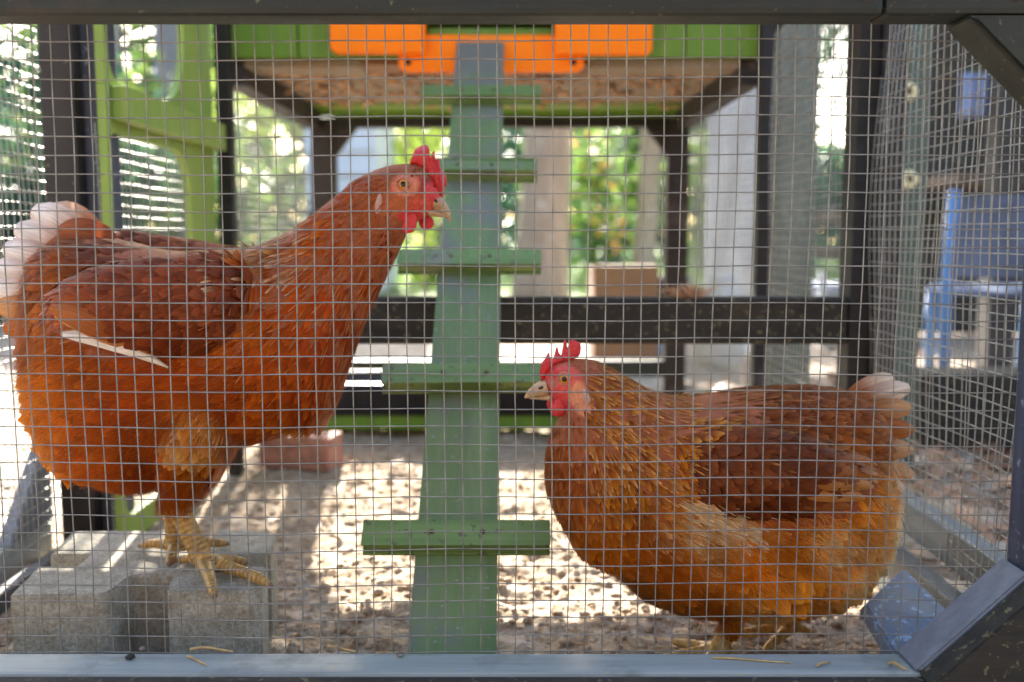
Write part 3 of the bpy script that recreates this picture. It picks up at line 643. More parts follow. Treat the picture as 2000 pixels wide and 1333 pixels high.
def make_hen(name, label, Y, D):
    k = Y * 1.02 / F
    root = empty(name, D['base']); tag(root, label, 'hen')
    bm = bmesh.new()
    loft(bm, ab_rings(D['body'], Y, k, 6, 36, ex=0.94))
    for secs in D['lofts']: loft(bm, ab_rings(secs, Y, k, 4, 20))
    for (pts, rads) in D['legs']:
        S = catmull([(*p, r_) for p, r_ in zip(pts, rads)], 4)
        v, f = tube_data([Vector(s[:3]) for s in S], [s[3] for s in S], 12)
        vv = [bm.verts.new(p) for p in v]
        for q in f: bm.faces.new([vv[i] for i in q])
    bmesh.ops.recalc_face_normals(bm, faces=bm.faces)
    tmp = bm_obj('tmp_body', bm, M['skin'])
    rm = tmp.modifiers.new('r', 'REMESH'); rm.mode = 'VOXEL'; rm.voxel_size = 0.0020; rm.use_smooth_shade = True
    sm = tmp.modifiers.new('s', 'SMOOTH'); sm.factor = 0.5; sm.iterations = 5
    dg = bpy.context.evaluated_depsgraph_get(); me = bpy.data.meshes.new_from_object(tmp.evaluated_get(dg)); me.name = 'body'
    bpy.data.objects.remove(tmp)
    body = link('body', me, M['skin'], root)
    nv = len(me.vertices); co = np.empty(nv * 3, np.float32); me.vertices.foreach_get('co', co); co = co.reshape(-1, 3).astype(float)
    # photo-plane drawing coordinates (u right, v down) of each point, seen square on at the hen's own distance
    def uv_of(p):
        z = p[:, 2] - CZ; d = Y * math.cos(PITCH) - z * math.sin(PITCH); u = Y * math.sin(PITCH) + z * math.cos(PITCH)
        return 1000 + F * p[:, 0] / d, 666.5 - F * u / d
    u, v = uv_of(co)
    colr = np.tile(np.array(lin(150, 80, 40)), (nv, 1))
    fx, fy, fr1, fr2 = D['face']
    fd = ((u - fx) / fr1) ** 2 + ((v - fy) / fr2) ** 2
    wgt = np.clip((1.25 - fd) / 0.5, 0, 1)[:, None]; colr = colr * (1 - wgt) + np.array(D['facecol']) * wgt
    for (pu, pv, ru, rv, pc) in D['paint']:
        wg = np.clip((1.3 - ((u - pu) / ru) ** 2 - ((v - pv) / rv) ** 2) / 0.7, 0, 1)[:, None]; colr = colr * (1 - wg) + np.array(lin(*pc)) * wg
    mott = (vnoise(u / 5.0, v / 5.0) * 0.3 + 0.85)[:, None]; colr = colr * mott
    lm = D['legmask'](u, v, co)[:, None]; colr = colr * (1 - lm) + np.array(lin(198, 156, 88)) * lm * (0.55 + 0.8 * vnoise(u / 3.0, v / 5.0))[:, None]
    for (tc_, te_) in D.get('toebands', []):
        ax = np.array(te_) - np.array(tc_); ln_ = np.linalg.norm(ax); t_ = ((co - np.array(tc_)) @ ax) / ln_ ** 2
        near_ = (np.linalg.norm(co - np.array(tc_) - np.clip(t_, 0, 1)[:, None] * ax, axis=1) < 0.0095) & (t_ > 0.12)
        colr[near_] *= (0.80 + 0.26 * np.sin(t_[near_] * ln_ / 0.0046 * 2 * math.pi))[:, None]
    for cl in D.get('claws', []):
        wg = np.clip((0.0075 - np.linalg.norm(co - np.array(cl), axis=1)) / 0.003, 0, 1)[:, None]; colr = colr * (1 - wg) + np.array(lin(120, 92, 74)) * wg
    ca = me.attributes.new('Col', 'FLOAT_COLOR', 'POINT'); ca.data.foreach_set('color', np.concatenate([colr, np.ones((nv, 1))], 1).astype(np.float32).ravel())
    bvh = BVHTree.FromPolygons([tuple(p) for p in co], [tuple(p.vertices) for p in me.polygons])
    # sample the surface
    me.calc_loop_triangles(); nt_ = len(me.loop_triangles); tri = np.empty(nt_ * 3, np.int32); me.loop_triangles.foreach_get('vertices', tri); tri = tri.reshape(-1, 3)
    e1 = co[tri[:, 1]] - co[tri[:, 0]]; e2 = co[tri[:, 2]] - co[tri[:, 0]]; cr = np.cross(e1, e2); ar = np.linalg.norm(cr, axis=1) / 2; fn = cr / (2 * ar[:, None] + 1e-12)
    vn = np.zeros_like(co)
    for i in range(3): np.add.at(vn, tri[:, i], cr)
    vn /= np.linalg.norm(vn, axis=1, keepdims=True) + 1e-12
    rs = np.random.RandomState(D['seed'])
    def sample(n, wfun=None):
        pr = ar.copy()
        if wfun is not None:
            cen = co[tri].mean(1); cu, cv = uv_of(cen); pr = pr * wfun(cu, cv, cen, fn)
        pr /= pr.sum(); ti = rs.choice(nt_, n, p=pr); a = rs.rand(n); b = rs.rand(n); fl = a + b > 1; a[fl] = 1 - a[fl]; b[fl] = 1 - b[fl]
        p = co[tri[ti, 0]] + e1[ti] * a[:, None] + e2[ti] * b[:, None]
        nn = vn[tri[ti, 0]] * (1 - a - b)[:, None] + vn[tri[ti, 1]] * a[:, None] + vn[tri[ti, 2]] * b[:, None]; nn /= np.linalg.norm(nn, axis=1, keepdims=True)
        return p, nn
    CP = np.array([c[:6] for c in D['ctrl']], float); sat = lambda a: np.clip(a.mean(1, keepdims=True) + 1.2 * (a - a.mean(1, keepdims=True)), 0.003, 1) * np.array(D['gain'])
    CC = sat(np.array([lin(*c[6]) for c in D['ctrl']])); CT = sat(np.array([lin(*c[7]) for c in D['ctrl']]))
    WF = np.array([len(c) > 8 for c in D['ctrl']])
    for A_, i_ in ((CC, 6), (CT, 7)):
        lo = D['low'](CP[:, 0], CP[:, 1]) & ~WF; A_[lo] = np.clip(A_[lo] * np.array(D['lowgain']), 0, 0.9)
        raw = np.array([lin(*c[i_]) for c in D['ctrl']]); A_[WF] = raw[WF] * np.array([1.04, 0.98, 0.85])
    def field(p):
        cu, cv = uv_of(p); d2 = (cu[:, None] - CP[None, :, 0]) ** 2 + (cv[:, None] - CP[None, :, 1]) ** 2 + 60
        w = d2 ** -2.0
        wp = D['wingpoly']; ins = np.zeros(len(cu), bool)
        for (xa, ya), (xb, yb) in zip(wp, wp[1:] + wp[:1]):
            ins ^= ((ya > cv) != (yb > cv)) & (cu < (xb - xa) * (cv - ya) / (yb - ya + 1e-9) + xa)
        w = w * np.where(ins[:, None] == WF[None, :], 1.0, 0.0) + 1e-16; w /= w.sum(1, keepdims=True)
        fl = w @ CP[:, 2:4]; fl /= np.linalg.norm(fl, axis=1, keepdims=True) + 1e-9
        return fl, w @ CP[:, 4], w @ CP[:, 5], w @ CC, w @ CT
    def tang(fl, nn):
        T = np.stack([fl[:, 0], np.zeros(len(fl)), -fl[:, 1]], 1); T = T - nn * (T * nn).sum(1, keepdims=True)
        return T / (np.linalg.norm(T, axis=1, keepdims=True) + 1e-9)
    def keep_mask(p):
        cu, cv = uv_of(p); fd = ((cu - fx) / fr1) ** 2 + ((cv - fy) / fr2) ** 2
        return (fd > 1.0) & (D['legmask'](cu, cv, p) < 0.5)
    parts = []
    p, nn = sample(D['nfeather'], lambda cu, cv, cen, f_: np.where(f_[:, 1] < 0.45, 1.0, 0.35) * D['dens'](cu, cv))
    km = keep_mask(p); p, nn = p[km], nn[km]
    fl, L, Wd, C, Ct = field(p); n = len(p)
    ang = rs.normal(0, 0.13, n); fl = np.stack([fl[:, 0] * np.cos(ang) - fl[:, 1] * np.sin(ang), fl[:, 0] * np.sin(ang) + fl[:, 1] * np.cos(ang)], 1)
    T = tang(fl, nn)
    cu, cv = uv_of(p)
    patch = vnoise(cu / 55.0 + 3, cv / 55.0)[:, None]; patch2 = vnoise(cu / 16.0 + 9, cv / 16.0)[:, None]
    br = (0.56 + 0.52 * patch + 0.36 * patch2) * rs.uniform(0.7, 1.26, (n, 1)); C = C * br; Ct = Ct * (0.85 + 0.45 * patch) * rs.uniform(0.6, 1.15, (n, 1))
    big = np.clip((cv - D['softv'][0]) / (D['softv'][1] - D['softv'][0]), 0, 1); L = L * (1 + 0.45 * big); Wd = Wd * (1 + 0.6 * big)
    sh = np.clip((cv - D['shortv']) / 60.0, 0, 1); L = L * (1 - 0.55 * sh); Wd = Wd * (1 - 0.35 * sh)
    Lm = L * 1.3 * k * rs.uniform(0.75, 1.25, n); Wm = Wd * 1.1 * k * rs.uniform(0.8, 1.2, n)
    parts.append(blades(p - nn * 0.0008, nn, T, Lm, Wm, C, Ct, rs.uniform(0.05, 0.14, n) * (1 - 0.4 * big), rs.uniform(0.04, 0.12, n), 0.22))
    for (cnt, box_, ln_, wd_, c0_, c1_) in D['streaks']:
        p, nn = sample(cnt, lambda cu, cv, cen, f_: np.where((cu > box_[0]) & (cu < box_[1]) & (cv > box_[2]) & (cv < box_[3]) & (f_[:, 1] < 0.4), 1.0, 0.0)); km = keep_mask(p); p, nn = p[km], nn[km]
        fl, L, Wd, C, Ct = field(p); n = len(p); ang = rs.normal(0, 0.12, n); fl = np.stack([fl[:, 0] * np.cos(ang) - fl[:, 1] * np.sin(ang), fl[:, 0] * np.sin(ang) + fl[:, 1] * np.cos(ang)], 1)
        vr = rs.uniform(0.55, 1.1, (n, 1))
        parts.append(blades(p + nn * 0.0004, nn, tang(fl, nn), ln_ * k * rs.uniform(0.6, 1.3, n), wd_ * k * rs.uniform(0.6, 1.3, n), np.tile(lin(*c0_), (n, 1)) * vr, np.tile(lin(*c1_), (n, 1)) * vr, rs.uniform(0.09, 0.15, n), rs.uniform(0.05, 0.11, n), 0.15, prof=(.3, .7, 1.0, .8, .1)))
    feath = cat_blades(parts); fo = npmesh('feathers', feath[0], feath[1], M['feather'], root, True, {'Col': feath[2], 'fuv': feath[3]})
    tag(fo, 'overlapping rust brown contour feathers', kind='stuff')
    # loose downy barbs
    p, nn = sample(D['nfluff'], lambda cu, cv, cen, f_: D['fluff'](cu, cv) * np.where(f_[:, 1] < 0.5, 1.0, 0.4))
    km = keep_mask(p); p, nn = p[km], nn[km]; fl, L, Wd, C, Ct = field(p); n = len(p)
    ang = rs.normal(0, 0.30, n); fl = np.stack([fl[:, 0] * np.cos(ang) - fl[:, 1] * np.sin(ang), fl[:, 0] * np.sin(ang) + fl[:, 1] * np.cos(ang)], 1)
    T = tang(fl, nn); cu, cv = uv_of(p)
    patch = vnoise(cu / 40.0 + 3, cv / 40.0)[:, None]
    C = C * (0.62 + 0.85 * patch) * rs.uniform(0.75, 1.3, (n, 1))
    lf = D['flufflen'](cu, cv) * k * rs.uniform(0.5, 1.3, n)
    fb = blades(p + nn * 0.001, nn, T, lf, np.full(n, 0.00042), C, Ct, rs.uniform(0.08, 0.40, n), rs.uniform(-0.05, 0.3, n), 0.0, (0, .4, .75, 1.0), (1, .9, .6, .08))
    fo = npmesh('down', fb[0], fb[1], M['feather'], root, True, {'Col': fb[2], 'fuv': fb[3]}); tag(fo, 'loose downy barbs on belly and rump', kind='stuff')
    # large quills drawn one by one: (base u,v, tip u,v, width px, out px, colour, tip colour, bend, depth px or None=on surface)
    for (nm, items) in D['quills'].items():
        for (bu, bv, tu, tv, wd, out, c0, c1, bend, dep) in items:
            S = np.linspace(0, 1, 9); bu_ = bu + (tu - bu) * S; bv_ = bv + (tv - bv) * S
            pu, pv = -(tv - bv), (tu - bu); ln = math.hypot(pu, pv); bu_ = bu_ + pu / ln * bend * np.sin(S * math.pi); bv_ = bv_ + pv / ln * bend * np.sin(S * math.pi)
            pts = []; last = None
            for a, b, s_ in zip(bu_, bv_, S):
                q = at(a, b, Y); oi = out * min(1.0, s_ / 0.3) - 12 * max(0.0, 1 - s_ / 0.2)
                if dep is not None: q.y = Y + dep * k - out * k * (1 - 0.0)
                else:
                    h = bvh.ray_cast(Vector((q.x, Y - 0.3, q.z)), Vector((0, 1, 0)))[0]
                    y_ = h.y if h is not None else (last if last is not None else Y); last = y_; q.y = y_ - oi * k
                pts.append(q)
            ys = [p_.y for p_ in pts]
            for i in range(9): pts[i].y = sum(ys[max(0, i - 2):i + 3]) / len(ys[max(0, i - 2):i + 3])
            Vv = []; Cv = []; Uv = []; rndv = random.random()
            prof = [.5, .78, .94, 1.0, 1.0, 1.0, .95, .78, .42] if nm == 'tail_feather' else [.12, .4, .68, .88, 1.0, 1.0, .92, .7, .28]
            for i in range(9):
                d = (pts[min(i + 1, 8)] - pts[max(i - 1, 0)]).normalized(); view = Vector((0, -1, 0.25)).normalized(); s = d.cross(view).normalized()
                n2 = s.cross(d).normalized()
                n2 = n2 if n2.y < 0 else -n2
                for c in (-1, -.5, 0, .5, 1):
                    Vv.append(pts[i] + s * (c * prof[i] * wd * k / 2) + n2 * ((1 - c * c) * wd * k * 0.16))
                    t = min(max((i / 8 - 0.35) / 0.5, 0), 1) * (1 - 0.35 * abs(c)); cc = [x * (1 - t) + y * t for x, y in zip(lin(*c0), lin(*c1))]
                    jj = random.uniform(0.9, 1.08); Cv.append((cc[0] * jj, cc[1] * jj, cc[2] * jj, 1)); Uv.append((i / 8, c + 1, rndv))
            q = [(r_ * 5 + c, r_ * 5 + c + 1, r_ * 5 + c + 6, r_ * 5 + c + 5) for r_ in range(8) for c in range(4)]
            npmesh(nm, np.array([tuple(x) for x in Vv]), np.array(q), M['feather'], root, True, {'Col': np.array(Cv), 'fuv': np.array(Uv)})
    # head furniture
    def surf(u_, v_):
        q = at(u_, v_, Y); h = bvh.ray_cast(Vector((q.x, Y - 0.3, q.z)), Vector((0, 1, 0)))[0]; return h if h is not None else q
    cb = D['comb']; bmc = bmesh.new()
    pts = [at(a, b, Y) for a, b in catmull(cb + [cb[0]], 3)[:-1]]
    vs = [bmc.verts.new(p_) for p_ in pts]; f0 = bmc.faces.new(vs); bmesh.ops.triangulate(bmc, faces=[f0]); bmesh.ops.subdivide_edges(bmc, edges=[e for e in bmc.edges if not e.is_boundary], cuts=2)
    bmesh.ops.triangulate(bmc, faces=bmc.faces)
    geo = bmesh.ops.extrude_face_region(bmc, geom=bmc.faces[:]); nv2 = [g_ for g_ in geo['geom'] if isinstance(g_, bmesh.types.BMVert)]; ns = set(nv2)
    bnd = [Vector(p_) for p_ in pts]
    for vv in bmc.verts:
        dmin = min((Vector((vv.co.x, Y, vv.co.z)) - q).length for q in bnd); th = 1.6 * k + min(dmin, 9 * k) * 0.55
        vv.co.y = Y + (-th if vv in ns else th) + D['comby'] * k + 4 * k * math.sin(vv.co.z * 300)
    bmesh.ops.recalc_face_normals(bmc, faces=bmc.faces)
    bm_obj('comb', bmc, M['comb'], root, True)
    def ellip(nm, u_, v_, yoff, ru, rv, ry, mat, rot=0.0, par=root, drop=0.0):
        bme = bmesh.new(); bmesh.ops.create_uvsphere(bme, u_segments=20, v_segments=14, radius=1)
        for vv in bme.verts:
            tpr = 1 - drop * (vv.co.z * 0.5 + 0.5)
            vv.co = Vector((vv.co.x * ru * k * tpr, vv.co.y * ry * k * tpr, vv.co.z * rv * k))
        bmesh.ops.rotate(bme, verts=bme.verts, matrix=Matrix.Rotation(rot, 3, 'Y'))
        o = bm_obj(nm, bme, mat, None, True); q = at(u_, v_, Y); o.location = Vector((q.x, Y + yoff, q.z))
        o.parent = par; o.matrix_parent_inverse = Matrix.Translation(par.location).inverted() if par.type == 'EMPTY' else Matrix.Identity(4)
        return o
    for (wu, wv, wy, ru, rv, rot) in D['wattles']: ellip('wattle', wu, wv, wy * k, ru, rv, 7, M['comb'], rot, drop=0.35)
    eu, ev = D['eye']; h = surf(eu, ev)
    eye = ellip('eye', eu, ev, (h.y - Y) + 2.2 * k, 10.5, 10.5, 8.5, M['eye'])
    ring = [h + Vector((math.cos(t) * 12 * k, -1.2 * k, math.sin(t) * 11.2 * k)) for t in np.linspace(0, 2 * math.pi, 25)]
    v, f = tube_data(ring, [2.6 * k] * 25, 8, False); mesh('eyelid', v, f, M['lid'], root, True)
    lu, lv, l1, l2, lr = D['lobe']; hl = surf(lu, lv); ellip('ear_lobe', lu, lv, hl.y - Y, l1, l2, 5, M['lobe'], lr)
    # beak: upper and lower mandible
    for nm, secs, cmat in (('upper_beak', D['beak'], M['beak']), ('lower_beak', D['beak2'], M['beak'])):
        bmb = bmesh.new(); loft(bmb, ab_rings(secs, Y, k, 5, 16)); bmesh.ops.recalc_face_normals(bmb, faces=bmb.faces); bo = bm_obj(nm, bmb, cmat, root, True)
        if nm == 'upper_beak':
            nu, nvv, ny_ = D['nostril']; ellip('nostril', nu, nvv, ny_ * k, 5, 2.6, 2.2, M['hole'], D['nosrot'])
    return root, bvh, k

def toe(points, rads): return ([Vector(p) for p in points], rads)
def zfoot(px, py, z, r): q = onz(px, py, z); return Vector((q.x, q.y, z + r))

# ---- left hen standing on the block
Y1 = 0.80; k1 = Y1 * 1.02 / F
legs1 = []
def leg_from(hu, hv, hy, ankle, Y, k, r0_, r1_, mid=None):
    H = at(hu, hv, Y); H.y = Y + hy * k; A_ = Vector(ankle)
    pts = [H, H.lerp(A_, 0.35), H.lerp(A_, 0.7), A_]
    return (pts, [r0_, r1_ * 1.05, r1_, r1_ * 1.1])
zb = bz + 0.001
nf = zfoot(398, 1112, zb, 0.0075)
legs1.append(leg_from(345, 955, -30, nf, Y1, k1, 0.0135, 0.0088))
TR = [0.0076, 0.0058, 0.0051, 0.0041, 0.0014]
def toes(center, ends, z):
    out = []
    for (pu, pv, sc, drop) in ends:
        e = zfoot(pu, pv, z, 0.003); c = Vector(center)
        pts = [c, c.lerp(e, 0.3), c.lerp(e, 0.6), c.lerp(e, 0.86), e]
        for i, h in enumerate((0, 0.0012, 0.0022, 0.001, -drop)): pts[i].z = (c.z + (e.z - c.z) * (0, .3, .6, .86, 1)[i]) + h
        out.append((pts, [r_ * sc for r_ in TR]))
    return out
legs1 += toes(nf, [(536, 1152, 1.0, 0.002), (421, 1176, 1.0, 0.001), (492, 1108, 0.85, 0.0), (342, 1104, 0.7, 0.0)], zb)
ff = zfoot(343, 1082, zb, 0.0075)
legs1.append(leg_from(322, 945, 34, ff, Y1, k1, 0.0125, 0.0082))
legs1 += toes(ff, [(452, 1070, 0.9, 0.0), (268, 1074, 0.85, 0.0), (330, 1114, 0.9, 0.0)], zb)
hen1 = dict(base=(-0.27, 0.80, 0.07), seed=3, gain=(0.90, 1.0, 0.98), low=lambda u, v: (v > 690) & (u < 330), lowgain=(1.28, 1.62, 2.0), softv=(660, 780), shortv=900, nfeather=11500, nfluff=34000,
    body=[(58, 590, 60, 625, 16), (68, 525, 56, 715, 44), (108, 480, 80, 818, 84), (172, 466, 128, 908, 122), (250, 472, 206, 946, 150), (340, 490, 300, 956, 162), (420, 488, 395, 912, 166),
          (490, 483, 480, 866, 162), (545, 463, 570, 846, 150), (585, 440, 636, 818, 130), (620, 415, 666, 765, 113), (650, 390, 692, 688, 95), (680, 366, 718, 620, 78), (707, 345, 746, 560, 65),
          (735, 332, 775, 500, 57), (760, 324, 793, 462, 50), (790, 320, 808, 438, 45), (820, 324, 833, 424, 38), (842, 345, 848, 414, 27), (858, 370, 859, 404, 15)],
    lofts=[[(500, 540, 500, 620, 20, -130), (470, 512, 470, 660, 44, -135), (400, 502, 400, 690, 60, -150), (300, 502, 300, 682, 60, -152), (200, 520, 205, 650, 50, -142), (130, 548, 135, 625, 34, -124), (96, 572, 98, 600, 14, -108)],
           [(500, 540, 500, 620, 20, 130), (470, 500, 470, 660, 44, 135), (400, 480, 400, 690, 58, 140), (300, 462, 300, 682, 58, 130), (200, 452, 205, 650, 52, 118), (130, 470, 135, 625, 40, 90), (96, 520, 98, 600, 12, 60)],
           [(460, 765, 355, 755, 50, -95), (462, 835, 325, 842, 76, -90), (446, 892, 300, 902, 66, -68), (396, 948, 300, 952, 44, -44), (368, 990, 318, 990, 21, -30)],
           [(460, 800, 360, 790, 50, 70), (440, 890, 320, 900, 66, 65), (400, 960, 305, 965, 44, 42), (365, 992, 318, 992, 20, 30)]],
    wingpoly=[(500, 545), (470, 512), (400, 502), (300, 502), (200, 520), (130, 548), (94, 580), (100, 606), (135, 627), (205, 654), (300, 686), (400, 692), (470, 664), (500, 622)],
    legs=legs1, toebands=[(tuple(l[0][0]), tuple(l[0][-1])) for l in legs1], claws=[tuple(l[0][-1]) for l in legs1 if len(l[0]) == 5], face=(813, 388, 49, 40), facecol=lin(186, 84, 52),
    paint=[(770, 402, 30, 26, (176, 92, 46)), (830, 365, 22, 18, (160, 52, 36)), (797, 364, 26, 22, (222, 140, 112)), (848, 380, 16, 26, (214, 66, 62)), (826, 404, 24, 14, (206, 84, 64)), (806, 424, 26, 12, (206, 52, 50))],
    streaks=[(300, (440, 740, 480, 860), 38, 2.6, (196, 112, 50), (212, 138, 74)), (160, (470, 640, 420, 560), 36, 5, (190, 130, 84), (226, 196, 160)), (200, (640, 780, 340, 560), 24, 3, (180, 96, 40), (196, 112, 52)), (10, (200, 330, 760, 800), 26, 8, (190, 120, 66), (220, 160, 104)), (70, (405, 478, 780, 842), 32, 5, (206, 146, 92), (228, 184, 136)), (260, (40, 230, 640, 930), 40, 3, (200, 120, 62), (220, 150, 92)), (120, (100, 420, 500, 640), 44, 3.5, (120, 66, 44), (160, 100, 72))],
    legmask=lambda u, v, p: np.clip((v - 976) / 14, 0, 1),
    dens=lambda u, v: np.where(u > 690, 3.0, 1.0) + np.where((u > 560) & (v < 700), 0.8, 0),
    fluff=lambda u, v: np.clip((v - 620) / 160, 0, 1) * np.clip((640 - u) / 200, 0.12, 1) + np.where(u < 110, 0.5, 0) + 0.02,
    flufflen=lambda u, v: 26 + 20 * np.clip((230 - u) / 150, 0, 1),
    ctrl=[  # u, v, flow u, flow v, length, width, colour, tip colour
        (810, 330, -0.85, 0.1, 10, 6, (120, 55, 25), (135, 62, 28)), (765, 335, -0.9, 0.35, 14, 7, (128, 56, 26), (140, 64, 30)), (745, 400, -0.7, 0.75, 17, 8, (140, 62, 22), (158, 74, 30)),
        (775, 470, -0.55, 0.85, 22, 9, (120, 48, 18), (140, 60, 22)), (700, 380, -0.85, 0.55, 28, 9, (150, 68, 26), (172, 88, 40)), (720, 500, -0.6, 0.8, 32, 11, (152, 64, 18), (170, 80, 26)),
        (640, 430, -0.88, 0.45, 38, 10, (160, 76, 30), (196, 120, 70)), (640, 560, -0.72, 0.7, 40, 14, (168, 74, 18), (184, 92, 30)), (560, 480, -0.95, 0.3, 42, 11, (160, 84, 38), (205, 150, 100)), (540, 560, -0.88, 0.45, 42, 14, (172, 80, 22), (190, 104, 44)),
        (480, 500, -0.98, 0.2, 40, 15, (140, 76, 42), (180, 130, 95)), (700, 640, -0.5, 0.85, 38, 15, (130, 54, 16), (155, 72, 24)), (660, 740, -0.6, 0.78, 38, 17, (140, 60, 16), (170, 84, 28)), (580, 680, -0.75, 0.65, 40, 18, (164, 76, 20), (180, 92, 30)),
        (500, 780, -0.82, 0.5, 42, 20, (160, 72, 20), (176, 88, 30)), (560, 850, -0.8, 0.45, 38, 17, (135, 60, 20), (165, 84, 34)), (640, 820, -0.7, 0.65, 30, 13, (150, 75, 24), (196, 124, 66)),
        (420, 560, -0.97, 0.2, 40, 22, (124, 62, 38), (140, 74, 46), 'w'), (300, 530, -0.98, 0.12, 44, 26, (126, 66, 44), (146, 82, 56), 'w'), (200, 560, -0.95, 0.25, 46, 28, (150, 76, 40), (168, 92, 50), 'w'), (120, 580, -0.7, 0.7, 40, 26, (164, 86, 40), (180, 100, 52), 'w'),
        (400, 640, -0.95, 0.2, 46, 26, (118, 54, 24), (130, 62, 28), 'w'), (300, 640, -0.95, 0.25, 50, 28, (122, 55, 24), (140, 66, 30), 'w'), (240, 610, -0.93, 0.3, 50, 28, (140, 66, 28), (156, 78, 36), 'w'),
        (250, 470, -0.99, 0.05, 38, 24, (120, 62, 46), (150, 88, 66)), (160, 480, -0.97, 0.1, 38, 24, (140, 74, 48), (172, 108, 78)), (180, 500, -0.95, 0.25, 40, 24, (150, 80, 36), (165, 92, 44)), (80, 560, -0.6, 0.8, 36, 20, (168, 96, 54), (190, 120, 72)),
        (70, 660, -0.55, 0.85, 36, 18, (165, 88, 42), (188, 110, 58)), (70, 760, -0.85, 0.45, 36, 16, (192, 106, 52), (216, 140, 84)), (150, 760, -0.88, 0.4, 40, 18, (186, 94, 34), (206, 118, 54)), (120, 870, -0.75, 0.6, 36, 16, (194, 104, 46), (216, 138, 80)),
        (220, 860, -0.8, 0.5, 40, 20, (168, 76, 20), (186, 96, 34)), (240, 700, -0.92, 0.3, 38, 18, (150, 72, 26), (168, 86, 36)), (330, 760, -0.93, 0.3, 44, 22, (168, 78, 22), (180, 92, 34)), (420, 700, -0.95, 0.2, 42, 20, (165, 78, 26), (178, 92, 36)),
        (300, 930, -0.45, 0.88, 32, 16, (140, 62, 18), (176, 92, 40)), (380, 890, -0.5, 0.85, 34, 16, (172, 88, 34), (196, 118, 58)), (408, 835, -0.4, 0.9, 30, 16, (190, 118, 62), (214, 158, 106)), (350, 850, -0.7, 0.7, 34, 18, (176, 86, 26), (190, 104, 42)), (450, 880, -0.5, 0.8, 32, 16, (150, 76, 28), (180, 104, 48)), (345, 985, -0.1, 1, 16, 9, (150, 80, 30), (170, 100, 46)), (400, 480, -0.99, 0.1, 38, 20, (128, 68, 44), (156, 92, 62)), (330, 700, -0.93, 0.25, 40, 20, (160, 76, 24), (178, 90, 34)), (510, 600, -0.88, 0.42, 42, 18, (176, 88, 28), (196, 112, 50)), (450, 590, -0.9, 0.3, 40, 20, (176, 96, 40), (200, 124, 66))],
    quills={'tail_feather': [(170, 500, 70, 404, 62, 0, (176, 104, 58), (226, 196, 172), 16, 66), (160, 505, 44, 410, 72, 0, (200, 150, 104), (253, 252, 252), 12, 44), (150, 520, 18, 446, 66, 0, (196, 138, 92), (254, 253, 253), 9, 28), (145, 535, 2, 486, 66, 0, (196, 134, 84), (254, 253, 253), 8, 14),
                             (140, 550, -14, 526, 64, 0, (196, 134, 84), (254, 253, 253), 6, 2), (135, 565, -12, 566, 60, 0, (196, 134, 84), (253, 252, 250), 2, -10), (130, 580, 6, 598, 56, 0, (186, 116, 60), (220, 164, 112), -4, -22), (125, 600, 26, 640, 54, 0, (172, 96, 46), (194, 118, 62), -8, -30), (120, 620, 50, 690, 52, 0, (162, 88, 42), (186, 110, 58), -8, -36),
                             (220, 480, 110, 452, 60, 0, (140, 74, 44), (176, 104, 66), 8, 10), (215, 500, 96, 486, 60, 0, (146, 76, 40), (180, 104, 58), 8, -6), (205, 520, 88, 520, 58, 0, (150, 80, 38), (182, 106, 54), 6, -22)],
            'wing_quill': [(334, 714, 132, 648, 30, 14, (206, 146, 88), (222, 172, 118), 17, None), (322, 704, 122, 614, 40, 12, (196, 126, 68), (216, 156, 98), 16, None), (340, 714, 136, 650, 28, 27, (246, 236, 218), (255, 254, 252), 15, None), (280, 684, 120, 600, 42, 20, (160, 86, 40), (190, 112, 58), 16, None)]},
    comb=[(800, 322), (806, 306), (812, 292), (826, 284), (836, 286), (840, 302), (841, 310), (847, 296), (850, 300), (850, 314), (858, 309), (858, 320), (863, 334), (868, 337), (873, 352), (871, 366), (864, 366), (869, 378), (866, 386), (858, 384), (850, 372), (842, 352), (826, 338)], comby=-4,
    wattles=[(800, 434, -30, 21, 22, 0.25), (830, 432, 14, 17, 18, -0.5)], eye=(793, 363), lobe=(747, 402, 6, 20, 0.2),
    beak=[(846, 376, 838, 412, 24), (862, 384, 852, 413, 19), (872, 396, 862, 418, 14), (879, 412, 870, 424, 8), (881, 428, 877, 432, 3), (880.5, 434, 879.5, 435, 1)],
    beak2=[(838, 404, 838, 424, 18), (852, 410, 850, 424, 14), (866, 418, 864, 426, 8), (872, 423, 871, 427, 2)], nostril=(852, 393, -20), nosrot=0.7)
# wing and thigh sit on the near flank, closer to the lens than the middle of the bird: draw them that much smaller
def nr(u, v, f): return (1000 + (u - 1000) * f, 469 + (v - 469) * f)
hen1['lofts'][0] = [(*nr(a, b, .925), *nr(c, d, .925), w, y) for a, b, c, d, w, y in hen1['lofts'][0]]
hen1['lofts'][2] = [(*nr(a, b, .955), *nr(c, d, .955), w, y) for a, b, c, d, w, y in hen1['lofts'][2][:-1]] + [hen1['lofts'][2][-1]]
hen1['wingpoly'] = [nr(a, b, .925) for a, b in hen1['wingpoly']]
hen1['ctrl'] = [(*nr(c[0], c[1], .925), *c[2:]) if len(c) > 8 else ((*nr(c[0], c[1], .95), *c[2:]) if (280 < c[0] < 460 and 820 < c[1] < 960) else c) for c in hen1['ctrl']]
hen1['quills']['wing_quill'] = [(*nr(q[0], q[1], .925), *nr(q[2], q[3], .925), *q[4:]) for q in hen1['quills']['wing_quill']]
H1 = make_hen('hen', 'rust brown hen standing tall on the concrete block, facing right', Y1, hen1)

